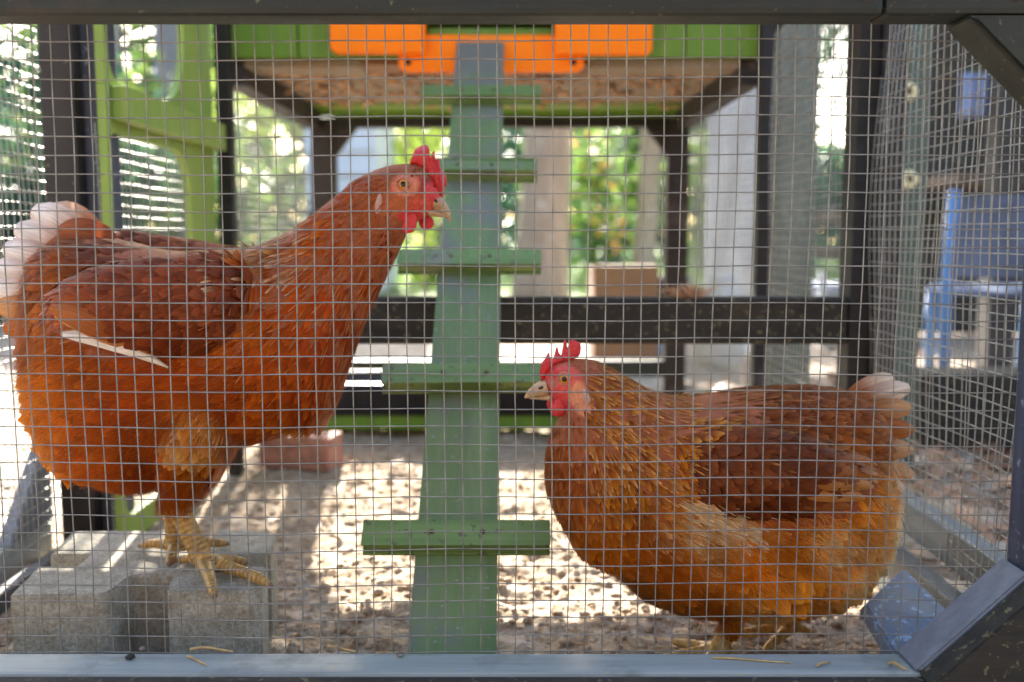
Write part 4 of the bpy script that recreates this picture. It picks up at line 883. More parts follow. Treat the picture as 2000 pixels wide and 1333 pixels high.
# ---- right hen crouching on the sand, facing left
Y2 = 0.775; k2 = Y2 * 1.02 / F
legs2 = []
for (hu, hv, hy, fu_, fy_) in ((1430, 1150, -46, 1406, 0.752), (1550, 1170, 38, 1546, 0.80)):
    H = at(hu, hv, Y2); H.y = Y2 + hy * k2; fx_ = at(fu_, 1270, fy_).x; ank = Vector((fx_, fy_, 0.012))
    legs2.append(([H, H.lerp(ank, .4), H.lerp(ank, .75), ank], [0.011, 0.0082, 0.0074, 0.0085]))
    for (ax, ay, sc) in ((-0.05, 0.0, 1), (-0.035, -0.035, 0.9), (-0.035, 0.035, 0.9), (0.024, 0.004, 0.7)):
        c = ank; e = Vector((fx_ + ax, fy_ + ay, 0.004))
        legs2.append(([c, c.lerp(e, .3), c.lerp(e, .6), c.lerp(e, .86), e], [r_ * sc for r_ in TR]))
hen2 = dict(base=(0.17, 0.775, 0.0), seed=9, gain=(0.90, 0.92, 0.98), low=lambda u, v: (v > 930) & (u > 1380), lowgain=(1.45, 1.65, 1.9), softv=(940, 1040), shortv=1125, nfeather=11500, nfluff=34000,
    body=[(1062, 738, 1072, 770, 14), (1078, 714, 1088, 790, 29), (1108, 703, 1104, 800, 40), (1145, 701, 1096, 816, 48), (1180, 712, 1082, 838, 62), (1215, 732, 1068, 885, 82), (1250, 752, 1068, 945, 104), (1290, 769, 1088, 1004, 126), (1330, 776, 1120, 1058, 144),
          (1380, 775, 1178, 1102, 158), (1430, 769, 1252, 1160, 166), (1488, 760, 1340, 1192, 168), (1540, 756, 1430, 1198, 162), (1595, 757, 1530, 1202, 150), (1640, 764, 1630, 1172, 130), (1675, 778, 1698, 1110, 104), (1700, 804, 1728, 1040, 72), (1722, 840, 1738, 970, 40), (1738, 868, 1740, 920, 16)],
    lofts=[[(1285, 830, 1285, 890, 20, -112), (1325, 806, 1325, 935, 44, -130), (1390, 802, 1390, 955, 62, -150), (1470, 808, 1470, 962, 62, -152), (1540, 826, 1540, 948, 54, -144), (1605, 850, 1598, 930, 38, -124), (1650, 872, 1645, 905, 14, -104)],
           [(1290, 830, 1290, 890, 20, 118), (1330, 806, 1330, 940, 44, 132), (1400, 792, 1400, 985, 58, 142), (1490, 780, 1490, 1000, 58, 146), (1570, 790, 1570, 980, 50, 140), (1650, 830, 1640, 945, 34, 124), (1705, 870, 1700, 915, 12, 104)],
           [(1420, 1030, 1550, 1030, 50, -95), (1400, 1090, 1540, 1090, 70, -90), (1398, 1130, 1505, 1130, 56, -70), (1405, 1162, 1468, 1162, 34, -52), (1408, 1184, 1446, 1184, 18, -46)],
           [(1520, 1090, 1630, 1090, 60, 50), (1518, 1150, 1600, 1150, 50, 45), (1528, 1190, 1566, 1190, 20, 38)]],
    wingpoly=[(1300, 840), (1335, 812), (1390, 804), (1470, 810), (1540, 828), (1605, 852), (1652, 876), (1648, 907), (1600, 932), (1540, 951), (1470, 965), (1390, 958), (1335, 935), (1300, 890)],
    legs=legs2, face=(1098, 752, 40, 42), facecol=lin(206, 84, 76),
    paint=[(1126, 762, 20, 24, (222, 142, 98)), (1135, 786, 16, 14, (206, 130, 90)), (1098, 738, 22, 18, (214, 92, 78)), (1085, 768, 22, 20, (222, 76, 72)), (1076, 728, 16, 16, (206, 60, 56)), (1078, 746, 10, 10, (196, 110, 100))],
    streaks=[(480, (1140, 1335, 720, 930), 30, 4.5, (190, 118, 50), (230, 172, 100)), (90, (1080, 1260, 820, 1120), 26, 4, (176, 106, 52), (206, 146, 88)), (40, (1180, 1300, 960, 1150), 20, 9, (196, 132, 72), (216, 160, 102)), (70, (1380, 1720, 760, 900), 36, 4, (160, 92, 46), (196, 136, 80)), (150, (1290, 1420, 925, 1005), 44, 6, (220, 180, 130), (240, 214, 176)), (220, (1540, 1720, 980, 1180), 44, 5, (206, 152, 100), (228, 186, 140)), (110, (1425, 1500, 1110, 1185), 34, 7, (214, 166, 114), (232, 196, 150)), (160, (1660, 1760, 880, 1080), 40, 5, (214, 168, 120), (236, 204, 164)), (40, (1200, 1300, 990, 1050), 26, 9, (206, 150, 96), (226, 180, 130))],
    legmask=lambda u, v, p: np.clip((v - 1206) / 6, 0, 1),
    dens=lambda u, v: np.where(u < 1200, 2.2, 1.0),
    fluff=lambda u, v: np.clip((v - 940) / 160, 0, 1) * np.clip((u - 1150) / 150, 0.1, 1) + np.where((u > 1700) & (v > 930), 1.0, 0) + 0.02,
    flufflen=lambda u, v: 26 + 20 * np.clip((u - 1580) / 120, 0, 1),
    ctrl=[(1110, 706, 0.9, 0.1, 11, 6, (120, 62, 30), (150, 90, 50)), (1160, 715, 0.88, 0.45, 20, 7, (130, 70, 34), (190, 126, 70)), (1150, 770, 0.8, 0.6, 24, 8, (128, 66, 28), (190, 124, 62)), (1100, 815, 0.4, 0.9, 22, 9, (134, 68, 34), (160, 92, 54)),
          (1220, 745, 0.85, 0.5, 36, 9, (138, 76, 32), (210, 150, 86)), (1220, 830, 0.75, 0.65, 38, 10, (132, 68, 24), (206, 142, 74)), (1280, 790, 0.88, 0.42, 40, 10, (140, 78, 30), (214, 156, 90)), (1300, 860, 0.85, 0.5, 38, 11, (140, 74, 26), (200, 130, 62)),
          (1130, 880, 0.3, 0.95, 32, 15, (138, 70, 36), (164, 96, 56)), (1180, 900, 0.45, 0.88, 38, 11, (136, 70, 26), (196, 128, 60)), (1090, 940, 0.15, 0.98, 32, 17, (140, 76, 40), (170, 108, 70)), (1110, 1010, 0.3, 0.95, 34, 18, (150, 82, 34), (172, 104, 52)), (1200, 1000, 0.5, 0.86, 36, 20, (160, 86, 30), (180, 108, 48)),
          (1170, 1090, 0.6, 0.8, 34, 18, (150, 90, 42), (186, 128, 76)), (1240, 1150, 0.75, 0.6, 32, 16, (130, 78, 34), (176, 116, 62)), (1280, 1050, 0.7, 0.7, 36, 20, (164, 90, 32), (184, 112, 48)), (1320, 990, 0.85, 0.45, 36, 18, (184, 124, 66), (226, 186, 138)), (1345, 960, 0.9, 0.35, 34, 16, (206, 164, 112), (234, 206, 166)), (1300, 920, 0.85, 0.45, 36, 18, (150, 84, 36), (180, 112, 56)),
          (1340, 800, 0.95, 0.25, 40, 13, (134, 74, 34), (196, 136, 78)), (1400, 785, 0.99, 0.1, 40, 18, (124, 66, 32), (160, 98, 56)), (1500, 770, 1, 0.0, 40, 22, (116, 60, 32), (150, 90, 54)), (1600, 775, 0.99, 0.08, 40, 22, (120, 62, 32), (152, 92, 54)), (1690, 790, 0.97, 0.2, 38, 20, (134, 74, 36), (170, 112, 66)),
          (1400, 860, 0.96, 0.22, 44, 24, (106, 54, 26), (122, 66, 32), 'w'), (1480, 880, 0.96, 0.25, 46, 26, (100, 50, 24), (118, 62, 30), 'w'), (1560, 860, 0.95, 0.3, 46, 24, (112, 58, 26), (150, 92, 48), 'w'), (1640, 830, 0.92, 0.35, 42, 22, (124, 68, 32), (150, 92, 48)), (1400, 950, 0.95, 0.25, 46, 24, (96, 46, 20), (112, 56, 26), 'w'), (1500, 960, 0.95, 0.2, 46, 24, (94, 45, 20), (116, 60, 28), 'w'), (1620, 890, 0.93, 0.3, 44, 20, (166, 104, 48), (200, 142, 80), 'w'),
          (1720, 860, 0.85, 0.5, 36, 20, (176, 120, 72), (206, 160, 114)), (1750, 900, 0.6, 0.8, 36, 18, (190, 136, 88), (216, 172, 128)), (1650, 980, 0.75, 0.6, 38, 20, (186, 120, 66), (212, 156, 102)), (1560, 1020, 0.75, 0.55, 40, 20, (196, 134, 80), (226, 180, 130)), (1500, 1060, 0.7, 0.6, 40, 20, (172, 100, 44), (190, 124, 64)), (1740, 1000, 0.6, 0.75, 38, 14, (216, 168, 118), (234, 200, 158)), (1740, 1080, 0.5, 0.85, 36, 12, (212, 162, 112), (232, 196, 154)),
          (1640, 1100, 0.6, 0.8, 40, 18, (196, 130, 74), (222, 172, 120)), (1580, 1180, 0.55, 0.82, 34, 15, (160, 94, 44), (190, 130, 76)), (1420, 1050, 0.75, 0.6, 38, 20, (168, 94, 36), (186, 114, 52)), (1350, 1140, 0.75, 0.6, 34, 18, (148, 84, 32), (180, 118, 60)), (1440, 1140, 0.6, 0.8, 34, 18, (186, 116, 58), (214, 160, 104)), (1460, 1180, 0.3, 0.95, 28, 14, (206, 158, 104), (224, 184, 136)), (1400, 1200, 0.6, 0.75, 30, 14, (130, 72, 30), (165, 104, 52)), (1310, 1200, 0.6, 0.75, 28, 14, (140, 78, 36), (180, 110, 60)), (1480, 1010, 0.8, 0.45, 40, 20, (150, 84, 34), (176, 108, 50)), (1620, 950, 0.8, 0.5, 40, 18, (158, 92, 42), (190, 126, 70))],
    quills={'tail_feather': [(1665, 800, 1760, 744, 42, 0, (160, 92, 44), (228, 214, 192), -8, 40), (1665, 812, 1786, 762, 44, 0, (156, 88, 40), (232, 222, 204), -10, 26), (1660, 825, 1784, 800, 44, 0, (150, 84, 40), (206, 160, 112), -8, 12), (1665, 845, 1782, 840, 44, 0, (148, 82, 40), (176, 112, 62), -4, 0), (1665, 865, 1776, 876, 42, 0, (156, 90, 46), (214, 172, 128), 2, -12),
                             (1670, 885, 1772, 922, 44, 0, (176, 112, 64), (214, 170, 124), 6, -22), (1660, 880, 1750, 950, 46, 0, (206, 170, 128), (230, 204, 168), 10, -32), (1650, 870, 1728, 975, 50, 0, (196, 140, 86), (218, 176, 130), 10, -42), (1640, 860, 1706, 960, 46, 0, (206, 166, 120), (232, 206, 170), 12, -54)],
            'wing_quill': [(1520, 890, 1660, 897, 30, 8, (150, 84, 36), (196, 134, 76), -14, None), (1500, 905, 1650, 915, 30, 10, (170, 106, 48), (206, 150, 88), -14, None), (1485, 920, 1632, 934, 30, 11, (176, 112, 52), (196, 138, 76), -12, None), (1470, 938, 1605, 948, 28, 9, (140, 78, 34), (166, 102, 50), -12, None), (1535, 875, 1664, 880, 24, 10, (130, 72, 34), (180, 116, 62), -14, None)]},
    comb=[(1057, 745), (1054, 728), (1058, 708), (1064, 700), (1072, 688), (1075, 698), (1080, 700), (1086, 680), (1089, 678), (1093, 694), (1097, 690), (1102, 664), (1105, 664), (1109, 680), (1113, 666), (1120, 664), (1128, 668), (1133, 670), (1135, 684), (1130, 696), (1115, 703), (1096, 706), (1080, 716), (1068, 736)], comby=-2,
    wattles=[(1090, 792, -26, 20, 18, 0.1), (1082, 790, 16, 16, 15, 0.0)], eye=(1100, 735), lobe=(1142, 768, 6, 20, -0.45),
    beak=[(1066, 742, 1072, 772, 22), (1052, 746, 1060, 776, 18), (1040, 754, 1048, 777, 13), (1030, 765, 1036, 778, 7), (1025, 774, 1028, 778, 3), (1024.5, 777, 1025.5, 779, 1)],
    beak2=[(1074, 768, 1074, 782, 17), (1058, 773, 1060, 781, 12), (1042, 776, 1044, 780, 7), (1034, 778, 1035, 780, 2)], nostril=(1056, 755, -19), nosrot=-0.3)
H2 = make_hen('hen', 'plump rust brown hen with golden flecked neck on the sand, facing left', Y2, hen2)

# ------------------------------------------------------------------ little things on the rails
def straw(px0, py0, px1, py1, z, lab, r=0.0011, mid=0.003):
    a = onz(px0, py0, z); b = onz(px1, py1, z); m_ = a.lerp(b, 0.5) + Vector((0, 0, mid)); c = a.lerp(b, 0.5)
    o = tube('straw_stalk', [a + Vector((0, 0, r)) - c, a.lerp(b, .25) + Vector((0, 0, r + mid * .7)) - c, m_ - c, b + Vector((0, 0, r)) - c], [r, r, r * .9, r * .6], M['straw'], None, 6)
    o.location = c; tag(o, lab, 'straw')
straw(372, 1272, 455, 1276, 0.0525, 'long straw stalk on the sill in front of the concrete block')
straw(366, 1284, 404, 1302, 0.0525, 'short bent straw on the sill below the concrete block', 0.0008, 0.001)
straw(640, 1264, 695, 1275, 0.0525, 'pale straw on the sill just left of the ramp foot', 0.0008, 0.001)
straw(1390, 1287, 1545, 1297, 0.0525, 'thin brown stalk on the sill below the right hen', 0.0007, 0.001)
straw(1595, 1304, 1622, 1296, 0.0525, 'tiny curled straw on the sill right of the hen legs', 0.0008, 0.002)
straw(1735, 1300, 1770, 1312, 0.0525, 'dry stalk on the sill next to the lower corner brace', 0.0012, 0.003)
for (px, py, r_, lab) in ((254, 1289, 0.0048, 'dark dropping on the sill below the left block'), (278, 1271, 0.0034, 'pale crumb on the sill near the dark dropping'), (782, 1283, 0.0030, 'small brown crumb on the sill at the ramp foot')):
    q = onz(px, py, 0.0525); o = scatter_blobs('dropping', np.array([[0, 0, 0.0]]), np.array([r_]), M['pebble'] if r_ < 0.0045 else M['hole'], 0.5); o.location = q + Vector((0, 0, r_ * 0.45)); tag(o, lab, 'dropping')
n = 130
P = np.stack([np.random.uniform(-0.45, 0.38, n), np.random.uniform(0.68, 1.5, n), np.zeros(n)], 1); P[:, 2] = sand_h(P[:, 0], P[:, 1]) + 0.003
th = np.random.rand(n) * 6.28; T = np.stack([np.cos(th), np.sin(th), np.random.normal(0, .08, n)], 1); T /= np.linalg.norm(T, axis=1, keepdims=True)
fb = blades(P, np.tile([0, 0, 1.0], (n, 1)), T, np.random.uniform(0.012, 0.05, n), np.random.uniform(0.0012, 0.0024, n), np.tile(lin(190, 150, 92), (n, 1)) * np.random.uniform(.4, 1.1, (n, 1)), np.tile(lin(170, 130, 80), (n, 1)), np.full(n, .03), np.full(n, .05), prof=(1, 1, 1, 1, .6))
tag(npmesh('straw_bits', fb[0], fb[1], M['feather'], None, True, {'Col': fb[2], 'fuv': fb[3]}), 'short bits of straw strewn over the sand', 'straw', kind='stuff')
# tuft of shavings on the cross rail
tb = at(1342, 580, 1.08)
n = 260; th = np.random.rand(n) * 6.28; P = np.stack([tb.x + np.random.normal(0, 0.010, n), 1.08 + np.random.normal(0, 0.008, n), np.full(n, 0.281)], 1)
T = np.stack([np.cos(th) * 0.8, np.sin(th) * 0.6, np.random.uniform(0.3, 1.1, n)], 1); T /= np.linalg.norm(T, axis=1, keepdims=True); Nn = np.cross(T, np.random.normal(0, 1, (n, 3))); Nn /= np.linalg.norm(Nn, axis=1, keepdims=True)
fb = blades(P, Nn, T, np.random.uniform(0.008, 0.02, n), np.full(n, 0.0014), np.tile(lin(196, 150, 110), (n, 1)) * np.random.uniform(.7, 1.2, (n, 1)), np.tile(lin(215, 175, 135), (n, 1)), np.zeros(n), np.random.uniform(-.4, .4, n))
tag(npmesh('straw_tuft', fb[0], fb[1], M['feather'], None, True, {'Col': fb[2], 'fuv': fb[3]}), 'beige tuft of dry shavings on the cross rail', 'tuft')

# ------------------------------------------------------------------ outside: plants, trees, things in the yard
def leaves_obj(name, P, size, mat, parent=None, flat=False, cval=None):
    n = len(P); T = np.random.normal(0, 1, (n, 3)); T[:, 2] *= 0.6
    if flat: T[:, 2] *= 0.15
    T /= np.linalg.norm(T, axis=1, keepdims=True); Nn = np.cross(T, np.random.normal(0, 1, (n, 3)))
    if flat: Nn = np.tile([0, 0, 1.0], (n, 1)) + np.random.normal(0, 0.15, (n, 3))
    Nn /= np.linalg.norm(Nn, axis=1, keepdims=True); B = np.cross(Nn, T); B /= np.linalg.norm(B, axis=1, keepdims=True)
    L = size * np.random.uniform(0.6, 1.3, n); Wd = L * np.random.uniform(0.4, 0.6, n)
    rows = []
    for s, w in ((0, 0.12), (0.5, 1.0), (1.0, 0.1)):
        for c in (-1, 1): rows.append(P + T * (s * L)[:, None] + B * (c * w * Wd * 0.5)[:, None] - Nn * (L * 0.18 * s * s)[:, None])
    V_ = np.stack(rows, 1).reshape(-1, 3)
    FF = (np.array([(0, 1, 3, 2), (2, 3, 5, 4)])[None] + (np.arange(n) * 6)[:, None, None]).reshape(-1, 4)
    cv = np.random.rand(n) if cval is None else cval; C = np.repeat(np.stack([cv, cv, cv, np.ones(n)], 1), 6, axis=0)
    return npmesh(name, V_, FF, mat, parent, False, {'Col': C})
def clump_points(c, r, n, clumps):
    cc = np.random.normal(0, 1, (clumps, 3)); cc /= np.linalg.norm(cc, axis=1, keepdims=True); cc *= np.random.uniform(0.45, 1.0, (clumps, 1)) ** 0.6
    idx = np.random.randint(0, clumps, n); P = cc[idx] + np.random.normal(0, 0.17, (n, 3)); return np.array(c) + P * np.array(r)
def bush(name, x, y, rx, ry, h, n, mat, lab, leaf=0.05, group='shrubs behind the coop', flowers=0):
    root = empty(name, (x, y, 0)); tag(root, lab, 'shrub', group)
    P = clump_points((x, y, h * 0.52), (rx, ry, h * 0.5), n, 26); P[:, 2] = np.maximum(P[:, 2], 0.02)
    leaves_obj('crown', P, leaf, mat, root)
    for i in range(5):
        t = random.random() * 6.28; e = Vector((x + math.cos(t) * rx * 0.5, y + math.sin(t) * ry * 0.5, h * 0.75))
        tube('stem', [(x + math.cos(t) * 0.03, y + math.sin(t) * 0.03, -0.02), (x + math.cos(t) * rx * 0.2, y + math.sin(t) * ry * 0.2, h * 0.35), e], [0.014, 0.010, 0.004], M['bark2'], root, 7)
    if flowers:
        P = clump_points((x, y, h * 0.55), (rx, ry, h * 0.5), flowers, 7); tag(leaves_obj('flowers', P, leaf * 0.9, M['petal'], root), kind='stuff')
def tree(name, x, y, r, h, lab, bark, crown_r, crown_h, n, mat, lean=(0, 0), leaf=0.16, group='trees beyond the coop'):
    root = empty(name, (x, y, 0)); tag(root, lab, 'tree', group)
    top = Vector((x + lean[0], y + lean[1], h))
    pts = [Vector((x, y, -0.05)), Vector((x + 0.01, y, 0.08)), Vector((x, y, 0.6)).lerp(Vector((x + lean[0] * .15, y + lean[1] * .15, 0.6)), 1)] + [Vector((x + lean[0] * t + 0.04 * math.sin(5 * t), y + lean[1] * t, h * t)) for t in (0.3, 0.5, 0.75, 1.0)]
    tube('trunk', pts, [r * 1.4, r * 1.15, r, r * .9, r * .8, r * .6, r * .35], bark, root, 16)
    for i in range(6):
        t = i * 1.05 + random.random(); b = Vector((x + lean[0] * .75, y + lean[1] * .75, h * random.uniform(.68, .9))); e = b + Vector((math.cos(t) * crown_r * .7, math.sin(t) * crown_r * .7, crown_h * .35))
        tube('limb', [b, b.lerp(e, .5) + Vector((0, 0, .1)), e], [r * .4, r * .25, r * .1], bark, root, 8)
    leaves_obj('crown', clump_points((top.x, top.y, h + crown_h * 0.15), (crown_r, crown_r, crown_h), n, 40), leaf, mat, root)
bush('shrub', -2.35, 4.3, 0.75, 0.6, 1.12, 6000, M['leafB'], 'dark teal shrub filling the netting at the far left', 0.07)
bush('shrub', -1.75, 5.0, 0.55, 0.5, 0.95, 2600, M['leafA'], 'green shrub seen through the lower side panel opening', 0.055)
bush('shrub', -2.9, 6.2, 0.9, 0.7, 1.5, 3200, M['leafY'], 'tall yellow green shrub above the dark left shrub', 0.07)
bush('shrub', -2.15, 7.2, 0.6, 0.6, 1.35, 2000, M['leafY'], 'yellow green shrub at the foot of the left trees', 0.07)
bush('shrub', -1.62, 6.0, 0.36, 0.4, 1.0, 1800, M['leafB'], 'dark shrub between left house leg and white shed', 0.06)
bush('shrub', -0.62, 7.4, 0.45, 0.5, 1.35, 1900, M['leafY'], 'bright shrub just behind the left hen head', 0.07)
bush('shrub', 0.66, 8.2, 0.5, 0.5, 1.45, 2200, M['leafA'], 'flowering green shrub right of the pale trunk', 0.07, flowers=160)
bush('shrub', 1.75, 8.6, 0.45, 0.5, 1.2, 1800, M['leafA'], 'green shrub near the right rear house leg', 0.07)
bush('shrub', 0.15, 10.5, 1.0, 0.8, 1.7, 2600, M['leafB'], 'broad dark shrub far behind the ramp', 0.09)
bush('shrub', 3.6, 10.0, 1.3, 0.9, 1.6, 2400, M['leafB'], 'grey green shrub far behind the white post', 0.09)
tree('pale_tree', 0.150, 5.4, 0.135, 7.0, 'pale barked tree trunk right behind the ramp', M['bark'], 1.9, 1.3, 2600, M['leafA'], (0.25, 0.3))
tree('pale_tree', 1.03, 7.6, 0.085, 7.5, 'slim beige trunk above the brown cardboard box', M['bark'], 1.8, 1.3, 2200, M['leafA'], (0.3, 0.4))
tree('grey_tree', 0.98, 9.6, 0.10, 8.0, 'thin blue grey trunk left of the slim beige trunk', M['bark2'], 1.8, 1.4, 2000, M['leafB'], (0.2, 0.2))
tree('grey_tree', -2.35, 6.8, 0.13, 6.5, 'grey trunk seen in the upper opening of the green side panel', M['bark2'], 1.6, 1.2, 2200, M['leafA'], (-0.2, 0.2))
tree('grey_tree', -3.3, 8.0, 0.14, 7.0, 'grey trunk at the left edge of the upper panel opening', M['bark2'], 1.8, 1.4, 2200, M['leafY'], (-0.3, 0.2))
tree('pale_tree', 3.6, 7.0, 0.14, 6.0, 'tan trunk right of the hen house, beyond the white post', M['bark'], 1.8, 1.4, 2200, M['leafA'], (0.2, 0))
for (x, y, hh, cr, lab, mt) in ((-6.5, 16, 4.5, 3.0, 'distant leafy tree at the far left', 'leafA'), (3.0, 18, 4.0, 2.6, 'distant leafy tree behind the pale trunk', 'leafA'), (-0.6, 24, 3.0, 2.4, 'distant low tree behind the left hen head', 'leafY'), (6.5, 17, 4.5, 3.0, 'distant leafy tree behind the dark lean-to', 'leafB'), (11, 20, 5, 3.4, 'distant leafy tree at the far right', 'leafB'), (-11, 19, 5, 3.4, 'distant leafy tree outside the left netting', 'leafB')):
    tree('leafy_tree', x, y, 0.16, hh, lab, M['bark2'], cr, cr * 0.8, 2600, M[mt], (0.1, 0.1), 0.3)
# white weatherboard shed
ws = empty('white_shed', (-1.15, 6.3, 0)); tag(ws, 'low white weatherboard shed behind the head of the left hen', 'shed')
for i in range(11):
    z0 = i * 0.15
    prism('weatherboard', [(6.1, z0), (6.13, z0 + 0.003), (6.11, z0 + 0.152), (6.1, z0 + 0.152)] if False else [(6.092, z0), (6.125, z0), (6.125, z0 + 0.148), (6.115, z0 + 0.148)], 'X', -1.30, -0.86, M['white'], ws)
box('shed_wall', -1.30, -0.86, 6.126, 7.2, 0, 1.62, M['white'], ws, 0.004)
prism('shed_roof', [(6.0, 1.63), (7.3, 1.63), (6.65, 1.85)], 'X', -1.36, -0.80, M['greybin'], ws)
# white board wall to the right
wp = empty('board_wall', (1.25, 5.0, 0)); tag(wp, 'pale white board wall standing behind the right house leg', 'wall')
for i in range(3): box('wall_board', 1.01 + i * 0.086, 1.093 + i * 0.086, 5.0, 5.03, 0, 1.6, M['white'], wp, 0.004)
# white post, fence
po = empty('garden_post', (1.28, 4.1, 0)); tag(po, 'white ringed post on the lawn right of the house', 'post')
tube('post_shaft', [(1.26, 4.1, -0.05), (1.255, 4.1, 0.3), (1.25, 4.1, 0.62)], [0.034, 0.028, 0.022], M['white'], po, 14)
for i in range(12): tube('post_ring', [(1.262, 4.1, 0.03 + i * 0.048), (1.261, 4.1, 0.042 + i * 0.048)], 0.0375 - i * 0.0009, M['bark2'], po, 14)
fn_ = empty('garden_fence', (3.6, 8.4, 0)); tag(fn_, 'brown two rail fence across the lawn', 'fence')
for z in (0.18, 0.48): box('fence_rail', 1.9, 6.5, 8.4, 8.44, z, z + 0.11, M['fence'], fn_, 0.006)
for x in (1.9, 3.0, 4.1, 5.2, 6.3): box('fence_post', x, x + 0.09, 8.441, 8.52, -0.05, 0.75, M['fence'], fn_, 0.006)
# cardboard box
cbx = empty('cardboard_box', (0.30, 2.65, 0)); tag(cbx, 'brown cardboard box behind the cross rail', 'box')
box('carton', 0.218, 0.392, 2.55, 2.74, -0.006, 0.272, M['card'], cbx, 0.003)
box('flap', 0.220, 0.390, 2.552, 2.64, 0.2725, 0.2765, M['card'], cbx, 0.001)
# feed sack, bucket, steel pole, slatted crate, grey bin
def lathe_obj(name, prof, loc, mat, parent, sides=24, sx=1.0, sy=1.0, wob=0.0):
    Vv = []; Ff = []
    for r_, z in prof:
        for i in range(sides):
            t = 2 * math.pi * i / sides; w = 1 + wob * math.sin(3 * t + z * 30) + wob * 0.6 * math.sin(7 * t - z * 50)
            Vv.append((loc[0] + r_ * math.cos(t) * sx * w, loc[1] + r_ * math.sin(t) * sy * w, loc[2] + z))
    for j in range(len(prof) - 1):
        for i in range(sides): Ff.append((j * sides + i, j * sides + (i + 1) % sides, (j + 1) * sides + (i + 1) % sides, (j + 1) * sides + i))
    Ff.append(tuple(range(sides))[::-1]); Ff.append(tuple(range((len(prof) - 1) * sides, len(prof) * sides)))
    return mesh(name, Vv, Ff, mat, parent, True)
tag(lathe_obj('feed_sack', [(0.05, -0.005), (0.075, 0.02), (0.08, 0.09), (0.072, 0.16), (0.05, 0.20), (0.03, 0.215), (0.045, 0.245), (0.02, 0.25)], (0.58, 2.65, 0), M['sack'], None, 28, 1.0, 0.7, 0.05), 'white feed sack beyond the back of the right hen', 'sack')
bk = empty('bucket', (0.46, 2.95, 0)); tag(bk, 'dark bucket with blue base left of the feed sack', 'bucket')
lathe_obj('bucket_base', [(0.075, -0.005), (0.085, 0.09), (0.086, 0.1)], (0.46, 2.95, 0), M['bluepl'], bk)
lathe_obj('bucket_body', [(0.082, 0.1005), (0.09, 0.22), (0.095, 0.225), (0.095, 0.235), (0.08, 0.236)], (0.46, 2.95, 0), M['black'], bk)
tag(tube('steel_pole', [(0.555, 2.25, -0.02), (0.555, 2.25, 0.165)], 0.008, M['steel'], None, 12), 'short bright steel pole right of the feed sack', 'pole')
ct = empty('slatted_crate', (0.92, 3.3, 0)); tag(ct, 'white crate of slanting slats right of the steel pole', 'crate')
for i in range(6): box('slat', 0.83, 1.02, 3.2, 3.206, 0.02 + i * 0.034, 0.042 + i * 0.034, M['white'], ct, 0.002, rot=Matrix.Rotation(R(24), 4, 'Y'))
for x in (0.815, 1.03): box('crate_post', x, x + 0.02, 3.2065, 3.225, -0.01, 0.24, M['white'], ct, 0.002)
tag(lathe_obj('grey_tub', [(0.14, -0.005), (0.165, 0.16), (0.175, 0.165), (0.175, 0.185), (0.15, 0.19)], (1.15, 3.5, 0), M['greybin'], None, 28), 'grey blue tub behind the tail of the right hen', 'tub')
# grey-green post with cream cap washers, outside the right netting
gp = empty('timber_post', (0.62, 1.5, 0)); tag(gp, 'grey green post with two cream washers outside the right netting', 'post')
box('post_shaft', 0.597, 0.642, 1.50, 1.54, -0.02, 0.95, M['greenpost'], gp, 0.003)
for py in (180, 351):
    q = at(1773, py, 1.5); w_ = lathe_obj('cap_washer', [(0.0145, 0), (0.015, 0.002), (0.0135, 0.005), (0.006, 0.0065), (0.0058, 0.004)], (0, 0, 0), M['washer'], gp, 24)
    w_.data.transform(Matrix.Translation((q.x, 1.4995, q.z)) @ Matrix.Rotation(R(90), 4, 'X'))
    tube('washer_screw', [(q.x, 1.4955, q.z), (q.x, 1.4925, q.z)], 0.0042, M['screw'], w_, 10)
